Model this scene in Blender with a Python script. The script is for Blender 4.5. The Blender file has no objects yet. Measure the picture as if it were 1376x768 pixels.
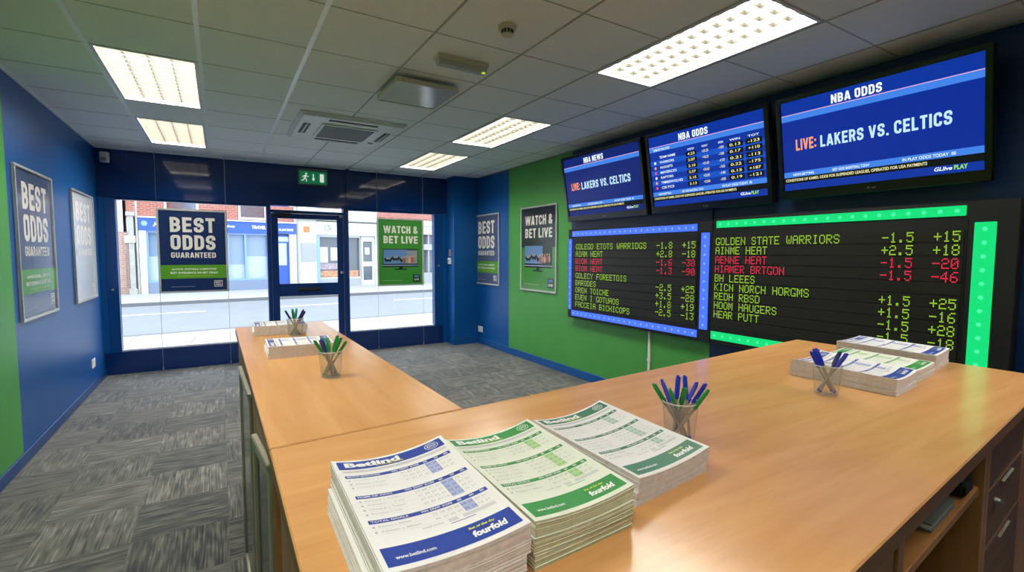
import bpy, bmesh, math, random
from mathutils import Matrix, Vector
random.seed(7)
SC = bpy.context.scene
COL = SC.collection
PI = math.pi

# ------------------------------------------------------------------ materials
def lin(c):
    c = c / 255.0
    return c / 12.92 if c <= 0.04045 else ((c + 0.055) / 1.055) ** 2.4

def rgb(h):
    return tuple(lin(int(h[i:i + 2], 16)) for i in (0, 2, 4))

def new_mat(name):
    m = bpy.data.materials.new(name)
    m.use_nodes = True
    nt = m.node_tree
    return m, nt, nt.nodes['Principled BSDF']

def mat(name, col, rough=0.5, metal=0.0, spec=0.5, emit=0.0, var=0.0, vscale=20.0, bump=0.0, bscale=200.0):
    """plain surface with a little procedural variation"""
    m, nt, b = new_mat(name)
    c = rgb(col) if isinstance(col, str) else col
    b.inputs['Base Color'].default_value = (*c, 1)
    b.inputs['Roughness'].default_value = rough
    b.inputs['Metallic'].default_value = metal
    b.inputs['Specular IOR Level'].default_value = spec
    if emit:
        b.inputs['Emission Color'].default_value = (*c, 1)
        b.inputs['Emission Strength'].default_value = emit
    tc = nt.nodes.new('ShaderNodeTexCoord')
    if var:
        n = nt.nodes.new('ShaderNodeTexNoise'); n.inputs['Scale'].default_value = vscale
        n.inputs['Detail'].default_value = 4
        nt.links.new(tc.outputs['Object'], n.inputs['Vector'])
        r = nt.nodes.new('ShaderNodeValToRGB')
        r.color_ramp.elements[0].position = 0.3; r.color_ramp.elements[1].position = 0.7
        r.color_ramp.elements[0].color = (*[x * (1 - var) for x in c], 1)
        r.color_ramp.elements[1].color = (*[min(1, x * (1 + var)) for x in c], 1)
        nt.links.new(n.outputs['Fac'], r.inputs['Fac'])
        nt.links.new(r.outputs['Color'], b.inputs['Base Color'])
    if bump:
        n2 = nt.nodes.new('ShaderNodeTexNoise'); n2.inputs['Scale'].default_value = bscale
        nt.links.new(tc.outputs['Object'], n2.inputs['Vector'])
        bp = nt.nodes.new('ShaderNodeBump'); bp.inputs['Strength'].default_value = bump
        bp.inputs['Distance'].default_value = 0.002
        nt.links.new(n2.outputs['Fac'], bp.inputs['Height'])
        nt.links.new(bp.outputs['Normal'], b.inputs['Normal'])
    return m

def glow(name, col, strength):
    m = bpy.data.materials.new(name); m.use_nodes = True
    nt = m.node_tree
    b = nt.nodes['Principled BSDF']
    b.inputs['Base Color'].default_value = (0.01, 0.01, 0.012, 1)
    b.inputs['Roughness'].default_value = 0.25
    b.inputs['Specular IOR Level'].default_value = 0.12
    b.inputs['Emission Color'].default_value = (*rgb(col), 1)
    b.inputs['Emission Strength'].default_value = strength
    return m

def math_node(nt, op, a, b=None):
    n = nt.nodes.new('ShaderNodeMath'); n.operation = op
    for i, x in enumerate((a, b)):
        if x is None: continue
        if isinstance(x, (int, float)): n.inputs[i].default_value = x
        else: nt.links.new(x, n.inputs[i])
    return n.outputs[0]

def clear(name, tint='ffffff', gloss_rough=0.02, ior=1.45, milk=0.0, milkcol='f0f0f0'):
    """thin clear sheet: mostly see-through with a fresnel reflection"""
    m = bpy.data.materials.new(name); m.use_nodes = True
    nt = m.node_tree; nt.nodes.clear()
    out = nt.nodes.new('ShaderNodeOutputMaterial')
    t = nt.nodes.new('ShaderNodeBsdfTransparent'); t.inputs['Color'].default_value = (*rgb(tint), 1)
    g = nt.nodes.new('ShaderNodeBsdfGlossy'); g.inputs['Roughness'].default_value = gloss_rough
    lw = nt.nodes.new('ShaderNodeLayerWeight'); lw.inputs['Blend'].default_value = 0.5
    f0 = ((ior - 1) / (ior + 1)) ** 2
    fr = math_node(nt, 'ADD', math_node(nt, 'MULTIPLY', math_node(nt, 'POWER', lw.outputs['Facing'], 5.0), 1 - f0), f0)
    mx = nt.nodes.new('ShaderNodeMixShader')
    nt.links.new(fr, mx.inputs['Fac'])
    if milk:
        df = nt.nodes.new('ShaderNodeBsdfDiffuse'); df.inputs['Color'].default_value = (*rgb(milkcol), 1)
        m2 = nt.nodes.new('ShaderNodeMixShader'); m2.inputs['Fac'].default_value = milk
        nt.links.new(t.outputs[0], m2.inputs[1]); nt.links.new(df.outputs[0], m2.inputs[2]); t = m2
    nt.links.new(t.outputs[0], mx.inputs[1]); nt.links.new(g.outputs[0], mx.inputs[2])
    nt.links.new(mx.outputs[0], out.inputs['Surface'])
    return m

def carpet_mat():
    m, nt, b = new_mat('carpet_tile')
    g = nt.nodes.new('ShaderNodeNewGeometry')
    s = nt.nodes.new('ShaderNodeSeparateXYZ'); nt.links.new(g.outputs['Position'], s.inputs[0])
    T = 0.44
    fx = math_node(nt, 'FLOOR', math_node(nt, 'DIVIDE', s.outputs[0], T))
    fy = math_node(nt, 'FLOOR', math_node(nt, 'DIVIDE', s.outputs[1], T))
    par = math_node(nt, 'MODULO', math_node(nt, 'ABSOLUTE', math_node(nt, 'ADD', fx, fy)), 2.0)
    tid = nt.nodes.new('ShaderNodeCombineXYZ')
    nt.links.new(fx, tid.inputs[0]); nt.links.new(fy, tid.inputs[1])
    wn = nt.nodes.new('ShaderNodeTexWhiteNoise'); wn.noise_dimensions = '2D'
    nt.links.new(tid.outputs[0], wn.inputs['Vector'])
    def streaks(sx, sy, det):
        c = nt.nodes.new('ShaderNodeCombineXYZ')
        nt.links.new(math_node(nt, 'MULTIPLY', s.outputs[0], sx), c.inputs[0])
        nt.links.new(math_node(nt, 'MULTIPLY', s.outputs[1], sy), c.inputs[1])
        nt.links.new(math_node(nt, 'MULTIPLY', wn.outputs['Value'], 37.0), c.inputs[2])
        n = nt.nodes.new('ShaderNodeTexNoise'); n.inputs['Scale'].default_value = 1.0
        n.inputs['Detail'].default_value = det; n.inputs['Roughness'].default_value = 0.55
        nt.links.new(c.outputs[0], n.inputs['Vector'])
        return n.outputs['Fac']
    def pick(a_, b_):
        mx = nt.nodes.new('ShaderNodeMix'); mx.data_type = 'FLOAT'
        nt.links.new(par, mx.inputs['Factor']); nt.links.new(a_, mx.inputs['A']); nt.links.new(b_, mx.inputs['B'])
        return mx.outputs['Result']
    fine = pick(streaks(4.2, 125.0, 1.5), streaks(125.0, 4.2, 1.5))
    patch = pick(streaks(7.0, 24.0, 1.0), streaks(24.0, 7.0, 1.0))
    tone = math_node(nt, 'MULTIPLY', math_node(nt, 'SUBTRACT', wn.outputs['Value'], 0.5), 0.10)
    v = math_node(nt, 'ADD', math_node(nt, 'ADD', math_node(nt, 'MULTIPLY', fine, 0.62), math_node(nt, 'MULTIPLY', patch, 0.38)), tone)
    r = nt.nodes.new('ShaderNodeValToRGB'); cr = r.color_ramp
    stops = [(0.34, '24272b'), (0.42, '383b3e'), (0.485, '504f4b'), (0.54, '605e57'), (0.60, '6a6862'), (0.68, '8a8882')]
    cr.elements[0].position, cr.elements[0].color = stops[0][0], (*rgb(stops[0][1]), 1)
    cr.elements[1].position, cr.elements[1].color = stops[-1][0], (*rgb(stops[-1][1]), 1)
    for p, h in stops[1:-1]:
        e = cr.elements.new(p); e.color = (*rgb(h), 1)
    nt.links.new(v, r.inputs['Fac'])
    pile = nt.nodes.new('ShaderNodeTexNoise'); pile.inputs['Scale'].default_value = 420.0
    nt.links.new(g.outputs['Position'], pile.inputs['Vector'])
    bp = nt.nodes.new('ShaderNodeBump'); bp.inputs['Strength'].default_value = 0.5; bp.inputs['Distance'].default_value = 0.003
    nt.links.new(pile.outputs['Fac'], bp.inputs['Height'])
    nt.links.new(r.outputs['Color'], b.inputs['Base Color'])
    nt.links.new(bp.outputs['Normal'], b.inputs['Normal'])
    b.inputs['Roughness'].default_value = 0.75
    b.inputs['Specular IOR Level'].default_value = 0.25
    b.inputs['Sheen Weight'].default_value = 0.25
    b.inputs['Sheen Roughness'].default_value = 0.5
    return m

def wood_mat(name, c0, c1, c2, along='X', rough=0.3):
    m, nt, b = new_mat(name)
    tc = nt.nodes.new('ShaderNodeTexCoord')
    mp = nt.nodes.new('ShaderNodeMapping')
    mp.inputs['Scale'].default_value = {'X': (1.1, 11, 11), 'Y': (11, 1.1, 11), 'Z': (11, 11, 1.1)}[along]
    nt.links.new(tc.outputs['Object'], mp.inputs['Vector'])
    n = nt.nodes.new('ShaderNodeTexNoise'); n.inputs['Scale'].default_value = 1.6; n.inputs['Detail'].default_value = 5
    n.inputs['Distortion'].default_value = 0.6
    nt.links.new(mp.outputs[0], n.inputs['Vector'])
    r = nt.nodes.new('ShaderNodeValToRGB'); cr = r.color_ramp
    cr.elements[0].position = 0.28; cr.elements[0].color = (*rgb(c0), 1)
    cr.elements[1].position = 0.72; cr.elements[1].color = (*rgb(c2), 1)
    e = cr.elements.new(0.5); e.color = (*rgb(c1), 1)
    nt.links.new(n.outputs['Fac'], r.inputs['Fac'])
    mp2 = nt.nodes.new('ShaderNodeMapping')
    mp2.inputs['Scale'].default_value = {'X': (14, 190, 190), 'Y': (190, 14, 190), 'Z': (190, 190, 14)}[along]
    nt.links.new(tc.outputs['Object'], mp2.inputs['Vector'])
    f = nt.nodes.new('ShaderNodeTexNoise'); f.inputs['Scale'].default_value = 1.0; f.inputs['Detail'].default_value = 2
    nt.links.new(mp2.outputs[0], f.inputs['Vector'])
    r2 = nt.nodes.new('ShaderNodeValToRGB')
    r2.color_ramp.elements[0].position = 0.30; r2.color_ramp.elements[0].color = (0.92, 0.89, 0.86, 1)
    r2.color_ramp.elements[1].position = 0.46; r2.color_ramp.elements[1].color = (1, 1, 1, 1)
    nt.links.new(f.outputs['Fac'], r2.inputs['Fac'])
    mx = nt.nodes.new('ShaderNodeMix'); mx.data_type = 'RGBA'; mx.blend_type = 'MULTIPLY'
    mx.inputs['Factor'].default_value = 0.5
    nt.links.new(r.outputs['Color'], mx.inputs['A']); nt.links.new(r2.outputs['Color'], mx.inputs['B'])
    nt.links.new(mx.outputs['Result'], b.inputs['Base Color'])
    b.inputs['Roughness'].default_value = rough
    return m

def brick_mat(name, c1, c2, mortar, scale=1.0):
    m, nt, b = new_mat(name)
    tc = nt.nodes.new('ShaderNodeTexCoord')
    sp = nt.nodes.new('ShaderNodeSeparateXYZ'); nt.links.new(tc.outputs['Object'], sp.inputs[0])
    cb = nt.nodes.new('ShaderNodeCombineXYZ')
    nt.links.new(sp.outputs[0], cb.inputs[0]); nt.links.new(sp.outputs[2], cb.inputs[1])
    br = nt.nodes.new('ShaderNodeTexBrick')
    br.inputs['Color1'].default_value = (*rgb(c1), 1); br.inputs['Color2'].default_value = (*rgb(c2), 1)
    br.inputs['Mortar'].default_value = (*rgb(mortar), 1)
    br.inputs['Scale'].default_value = scale
    br.inputs['Brick Width'].default_value = 0.225; br.inputs['Row Height'].default_value = 0.075
    br.inputs['Mortar Size'].default_value = 0.008
    nt.links.new(cb.outputs[0], br.inputs['Vector'])
    nt.links.new(br.outputs['Color'], b.inputs['Base Color'])
    b.inputs['Roughness'].default_value = 0.85
    return m

M = {}
M['carpet'] = carpet_mat()
M['beech'] = wood_mat('beech_worktop', 'cd955c', 'd49e64', 'daa66c', 'X', 0.19)
M['beech_long'] = wood_mat('beech_worktop_long', 'cd955c', 'd49e64', 'daa66c', 'Y', 0.2)
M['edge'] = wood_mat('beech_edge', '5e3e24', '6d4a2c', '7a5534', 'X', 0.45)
M['oak'] = wood_mat('cabinet_board', '8a5c30', '9a6a3a', 'a87744', 'X', 0.4)
M['oakv'] = wood_mat('cabinet_panel', '7a5330', '8a5f38', '986c42', 'Z', 0.4)
M['drawer'] = wood_mat('drawer_front', '4a3322', '563c28', '62462f', 'X', 0.6)
M['blue'] = mat('blue_wall_paint', '024f94', 0.38, var=0.05, vscale=3, bump=0.15, bscale=260)
M['green'] = mat('green_wall_paint', '459640', 0.45, var=0.04, vscale=3, bump=0.15, bscale=260)
M['navy'] = mat('navy_gloss_panel', '062a66', 0.07, var=0.04, vscale=2)
M['navymatt'] = mat('navy_backing_board', '0a2a58', 0.4)
M['frameblue'] = mat('blue_window_frame', '08407f', 0.3)
M['doorblue'] = mat('dark_blue_door_paint', '08306e', 0.3)
M['tile'] = mat('ceiling_tile', 'f5f5f3', 0.9, spec=0.2, var=0.03, vscale=60, bump=0.3, bscale=380)
M['tbar'] = mat('ceiling_grid_bar', 'fafcff', 0.3)
M['gap'] = mat('tile_reveal', '8c8a84', 0.9)
M['thinbar'] = mat('thin_grid_bar', 'b4b2ac', 0.6)
M['white'] = mat('white_plastic', 'e4e4e0', 0.4)
M['offwhite'] = mat('aged_white_plastic', 'cfc8b4', 0.45)
M['grey'] = mat('grey_plastic', '8a8c8c', 0.45)
M['dark'] = mat('dark_slot', '17181a', 0.6)
M['black'] = mat('black_gloss_bezel', '08080a', 0.22)
M['blackmatt'] = mat('black_matt_plastic', '0d0d0e', 0.55)
M['ledface'] = mat('led_panel_face', '1e1e1a', 0.5)
M['ledgap'] = mat('led_panel_seam', '060606', 0.6)
M['doorrail'] = mat('champagne_metal_rail', 'a8a290', 0.35, metal=0.6)
M['silver'] = mat('brushed_aluminium', 'b4b6b6', 0.32, metal=0.75)
M['frame'] = mat('silver_poster_frame', 'c2c4c0', 0.35, metal=0.2)
M['greyframe'] = mat('grey_metal_housing', '5e6660', 0.4)
M['louvre'] = mat('louvre_blade', '4a483e', 0.35)
M['troffer'] = mat('troffer_frame', 'e8e8e2', 0.4)
M['lamp'] = glow('light_diffuser', 'fff9f0', 25.5)
M['glass'] = clear('window_glass', 'f6fbff', 0.0)
M['cupplastic'] = clear('clear_cup_plastic', 'fbfcfc', 0.05, ior=1.4, milk=0.035)
M['penclear'] = clear('clear_pen_barrel', 'f2f0ec', 0.12, ior=1.5, milk=0.42, milkcol='d8d0c4')
M['cabglass'] = mat('dark_green_glass', '24382c', 0.1)
M['penblue'] = mat('blue_pen_plastic', '2238c4', 0.28)
M['pengreen'] = mat('green_pen_plastic', '1c8a42', 0.28)
M['penteal'] = mat('teal_pen_plastic', '0f8a70', 0.28)
M['pennavy'] = mat('navy_pen_plastic', '15246e', 0.28)
M['inkblue'] = mat('blue_ink', '1c2a70', 0.4)
M['inkgreen'] = mat('green_ink', '175030', 0.4)
M['brass'] = mat('pen_tip_metal', 'b8a070', 0.3, metal=0.9)
# print and paper
M['paper'] = mat('coupon_paper', 'e8e8e6', 0.55)
M['paperedge'] = mat('coupon_paper_edges', 'd6d0ce', 0.8, var=0.12, vscale=90)
M['papergreen'] = mat('pale_green_paper', 'e2e8d8', 0.55)
M['papergreenedge'] = mat('pale_green_paper_edges', 'c0c4a4', 0.8, var=0.12, vscale=90)
M['pblue'] = mat('print_blue', '24429c', 0.45)
M['pgreen'] = mat('print_green', '2f8f44', 0.45)
M['pteal'] = mat('print_dark_green', '1f7050', 0.45)
M['pyellow'] = mat('print_lime', 'd8e04a', 0.45)
M['pwhite'] = mat('print_white', 'f2f2f0', 0.45)
M['pgrey'] = mat('print_grey', 'a6a8ac', 0.6)
M['plgrey'] = mat('print_light_grey', 'cfd0d0', 0.6)
M['pltblue'] = mat('print_tint_blue', 'a8b2d8', 0.6)
M['pltgreen'] = mat('print_tint_green', 'b4d49a', 0.6)
M['pltteal'] = mat('print_tint_grey_green', 'bcd0c4', 0.6)
M['posternavy'] = mat('poster_navy', '1c2f5c', 0.22)
M['postergrey'] = mat('poster_slate_blue', '4a5878', 0.22)
M['postergreen'] = mat('poster_green', '3f8a34', 0.22)
M['posterband'] = mat('poster_band_green', '5a9c2e', 0.22)
M['posterglare'] = mat('poster_window_glare', 'd8dfe6', 0.2)  # pale tone is window glare painted into the sheet colour
M['postercream'] = mat('poster_cream_letters', 'e6e2d6', 0.3)
M['posterdark'] = mat('poster_dark_picture', '20262a', 0.22)
M['pic1'] = mat('picture_blue', '5f86b8', 0.3)
M['pic2'] = mat('picture_red', 'a8503c', 0.3)
M['pic3'] = mat('picture_skin', 'd8a080', 0.3)
M['pic4'] = mat('picture_grey', '8c9298', 0.3)
# screens
M['sblue'] = glow('screen_blue', '0a329a', 1.1)
M['sbody'] = glow('screen_body_blue', '082a92', 1.1)
M['sdeep'] = glow('screen_deep_blue', '08206e', 1.1)
M['sband'] = glow('screen_light_band', '3f7fe0', 1.1)
M['spink'] = glow('screen_pink_line', 'e8b0d8', 1.1)
M['swhite'] = glow('screen_white', 'e8f4ff', 1.2)
M['scyan'] = glow('screen_pale_cyan', 'bfe4ff', 1.1)
M['sorange'] = glow('screen_orange', 'ff9a66', 1.2)
M['sblack'] = glow('screen_black', '0a0d10', 1.0)
M['syellow'] = glow('screen_pale_yellow', 'efe9b0', 1.1)
M['slime'] = glow('screen_lime', '9ae04a', 1.1)
M['srow'] = glow('screen_row_blue', '1450c0', 1.1)
M['sred'] = glow('screen_red', 'e85060', 1.1)
M['ledyel'] = glow('led_lime', 'a8d83a', 1.05)
M['ledred'] = glow('led_red', 'ec3452', 1.05)
M['stripblue'] = glow('strip_blue', '446cff', 1.35)
M['stripbluedot'] = glow('strip_blue_diode', '789cff', 1.25)
M['stripgreen'] = glow('strip_green', '0cc66c', 1.35)
M['stripgreendot'] = glow('strip_green_diode', '48e69c', 1.25)
M['exitgreen'] = glow('exit_sign_green', '1c8a58', 0.45)
M['exitwhite'] = glow('exit_sign_white', 'e6f4ea', 0.75)
# street
M['brick'] = brick_mat('red_brick', 'a85f50', '964c40', 'b09c90')
M['brickdull'] = brick_mat('weathered_brick', 'b08a7c', '9c7a6e', 'c0b4a8')
M['render'] = mat('white_render', 'c8c8c5', 0.8, var=0.03, vscale=2)
M['stone'] = mat('pale_stone', 'a4a29c', 0.8, var=0.12, vscale=6)
M['shopblue'] = mat('shop_blue', '2a52b4', 0.4)
M['shoplight'] = mat('shop_light_blue_frame', '7f9fd6', 0.4)
M['shoppane'] = mat('shop_pane', '7e92a8', 0.08)
M['frost'] = mat('frosted_shop_pane', 'aab6c2', 0.25)
M['greyblue'] = mat('grey_blue_riser', '76839a', 0.6)
M['darkpane'] = mat('dark_shop_pane', '5a6068', 0.08)
M['asphalt'] = mat('road_asphalt', '808284', 0.85, var=0.05, vscale=1.5)
M['slab'] = mat('pavement_slabs', 'a6a4a0', 0.85, var=0.04, vscale=2)
M['kerb'] = mat('kerb_stone', '6a6b6d', 0.85)
M['roadpaint'] = mat('road_marking', 'f4f4f2', 0.7)
M['rust'] = mat('orange_brown_plaque', 'b07848', 0.6)
M['noticegrey'] = mat('grey_notice_board', '9a9ea0', 0.6)
M['goods1'] = mat('window_goods_warm', 'b88868', 0.6, var=0.4, vscale=9)
M['goods2'] = mat('window_goods_mixed', '9c8c94', 0.6, var=0.4, vscale=12)

# ------------------------------------------------------------------ mesh builder
_TXT = {}
def text_mesh(body, bold=0.0, shear=0.0, spacing=1.0):
    key = (body, bold, shear, spacing)
    if key not in _TXT:
        c = bpy.data.curves.new('lettering_source', 'FONT')
        c.body = body; c.resolution_u = 3; c.offset = bold; c.shear = shear; c.space_character = spacing
        o = bpy.data.objects.new('lettering_source', c)
        COL.objects.link(o)
        bpy.context.view_layer.update()
        me = bpy.data.meshes.new_from_object(o)
        vs = [(v.co.x, v.co.y) for v in me.vertices]
        fs = [tuple(p.vertices) for p in me.polygons]
        bpy.data.objects.remove(o); bpy.data.curves.remove(c); bpy.data.meshes.remove(me)
        x0 = min(v[0] for v in vs); x1 = max(v[0] for v in vs)
        y0 = min(v[1] for v in vs); y1 = max(v[1] for v in vs)
        vs = [((x - x0) / (x1 - x0), (y - y0) / (y1 - y0)) for x, y in vs]
        _TXT[key] = (vs, fs, (x1 - x0) / (y1 - y0))
    return _TXT[key]

# narrow grotesque capitals drawn as strokes: name -> (width, [paths]); a point may carry a corner radius
def glyphs(t):
    W = 0.36 + t; a = t / 2; L, R, B, T, Mi = a, W - a, a, 1 - a, 0.5; r = 0.20; e = 0.24
    X = W + 0.42; q = a * 0.85
    return {
        'A': (W + .06, [[(q, 0), ((W + .06) / 2 - .02, 1)], [((W + .06) / 2 + .02, 1), (W + .06 - q, 0)], [(.14, .26), (W - .08, .26)]]),
        'B': (W, [[(0, T), (R - .02, T, r), (R - .02, Mi, r), (L, Mi)], [(L, Mi), (R, Mi, r), (R, B, r), (0, B)], [(L, 0), (L, 1)]]),
        'C': (W, [[(R, T - e), (R, T, r), (L, T, r), (L, B, r), (R, B, r), (R, B + e)]]),
        'D': (W, [[(0, T), (R, T, r), (R, B, r), (0, B)], [(L, 0), (L, 1)]]),
        'E': (W - .05, [[(0, T), (W - .05, T)], [(0, B), (W - .05, B)], [(0, Mi), (W - .09, Mi)], [(L, 0), (L, 1)]]),
        'G': (W, [[(R, T - e), (R, T, r), (L, T, r), (L, B, r), (R, B, r), (R, .46)], [(W * .5, .46), (W, .46)]]),
        'H': (W, [[(L, 0), (L, 1)], [(R, 0), (R, 1)], [(L, Mi), (R, Mi)]]),
        'I': (t, [[(a, 0), (a, 1)]]),
        'K': (W, [[(L, 0), (L, 1)], [(L, .42), (W - q, 1)], [(W * .42, .58), (W - q * .8, 0)]]),
        'L': (W - .08, [[(L, 0), (L, 1)], [(0, B), (W - .08, B)]]),
        'N': (W + .04, [[(L, 0), (L, 1)], [(R + .04, 0), (R + .04, 1)], [(L, 1), (R + .04, 0)]]),
        'O': (W, [[(Mi * W, T), (R, T, r), (R, B, r), (L, B, r), (L, T, r), (Mi * W, T)]]),
        'R': (W, [[(0, T), (R, T, r), (R, .47, r), (L, .47)], [(L, 0), (L, 1)], [(W * .55, .5), (W - q, 0)]]),
        'S': (W, [[(R, T - e), (R, T, r), (L, T, r), (L, Mi, r), (R, Mi, r), (R, B, r), (L, B, r), (L, B + e)]]),
        'T': (W - .04, [[(0, T), (W - .04, T)], [(W / 2 - .02, 0), (W / 2 - .02, 1)]]),
        'U': (W, [[(L, 1), (L, B, r), (R, B, r), (R, 1)]]),
        'V': (W + .04, [[(q, 1), (W / 2 + .02, 0)], [(W / 2 + .02, 0), (W + .04 - q, 1)]]),
        'W': (X, [[(q, 1), (X * .28, 0)], [(X * .28, 0), (X / 2, 1)], [(X / 2, 1), (X * .72, 0)], [(X * .72, 0), (X - q, 1)]]),
        '&': (W + .06, [[(W + .04, 0), (.17 * W + .04, .66), (L + .03, T, .1), (W * .72, T, .1), (W * .72, .66, .1), (L, .40, .1), (L, B, .15), (W * .72, B, .15), (W, .42)]]),
        '.': (t, [[(a, 0), (a, t)]]), ':': (t, [[(a, .08), (a, .08 + t)], [(a, .58), (a, .58 + t)]]),
    }
def round_path(pts):
    out = []
    for i, p in enumerate(pts):
        if len(p) < 3 or i in (0, len(pts) - 1):
            out.append(Vector(p[:2])); continue
        P_, A_, B_ = Vector(p[:2]), Vector(pts[i - 1][:2]), Vector(pts[i + 1][:2])
        r = min(p[2], (A_ - P_).length * 0.5, (B_ - P_).length * 0.5)
        p0 = P_ + (A_ - P_).normalized() * r; p2 = P_ + (B_ - P_).normalized() * r
        for k in range(6):
            f = k / 5
            out.append(p0 * (1 - f) ** 2 + P_ * (2 * f * (1 - f)) * 0.82 + (p0 + p2) * (0.18 * f * (1 - f)) + p2 * f ** 2)
    return out
_STR = {}
def stroke_text(body, t=0.19, gap=0.11):
    key = (body, t, gap)
    if key in _STR: return _STR[key]
    G_ = glyphs(t); vs = []; fs = []; x = 0
    for ch in body:
        if ch == ' ': x += 0.30; continue
        w, paths = G_[ch]
        for pth in paths:
            pp = round_path(pth); n = len(pp); b0 = len(vs)
            for i, p in enumerate(pp):
                d0 = (pp[i] - pp[i - 1]).normalized() if i else None
                d1 = (pp[i + 1] - pp[i]).normalized() if i < n - 1 else None
                d = (d0 + d1).normalized() if d0 and d1 else (d0 or d1)
                nn = Vector((-d.y, d.x)); c = max(0.55, nn.dot(Vector((-(d0 or d1).y, (d0 or d1).x))))
                for sg in (1, -1):
                    v = p + nn * (sg * t / 2 / c)
                    vs.append((x + min(max(v.x, -.01), w + .01), min(max(v.y, 0), 1)))
            fs += [(b0 + 2 * i, b0 + 2 * i + 1, b0 + 2 * i + 3, b0 + 2 * i + 2) for i in range(n - 1)]
        x += w + gap
    x -= gap
    _STR[key] = ([(px / x, py) for px, py in vs], fs, x)
    return _STR[key]

WORLD = {}          # world matrix of every Empty made here

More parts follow.
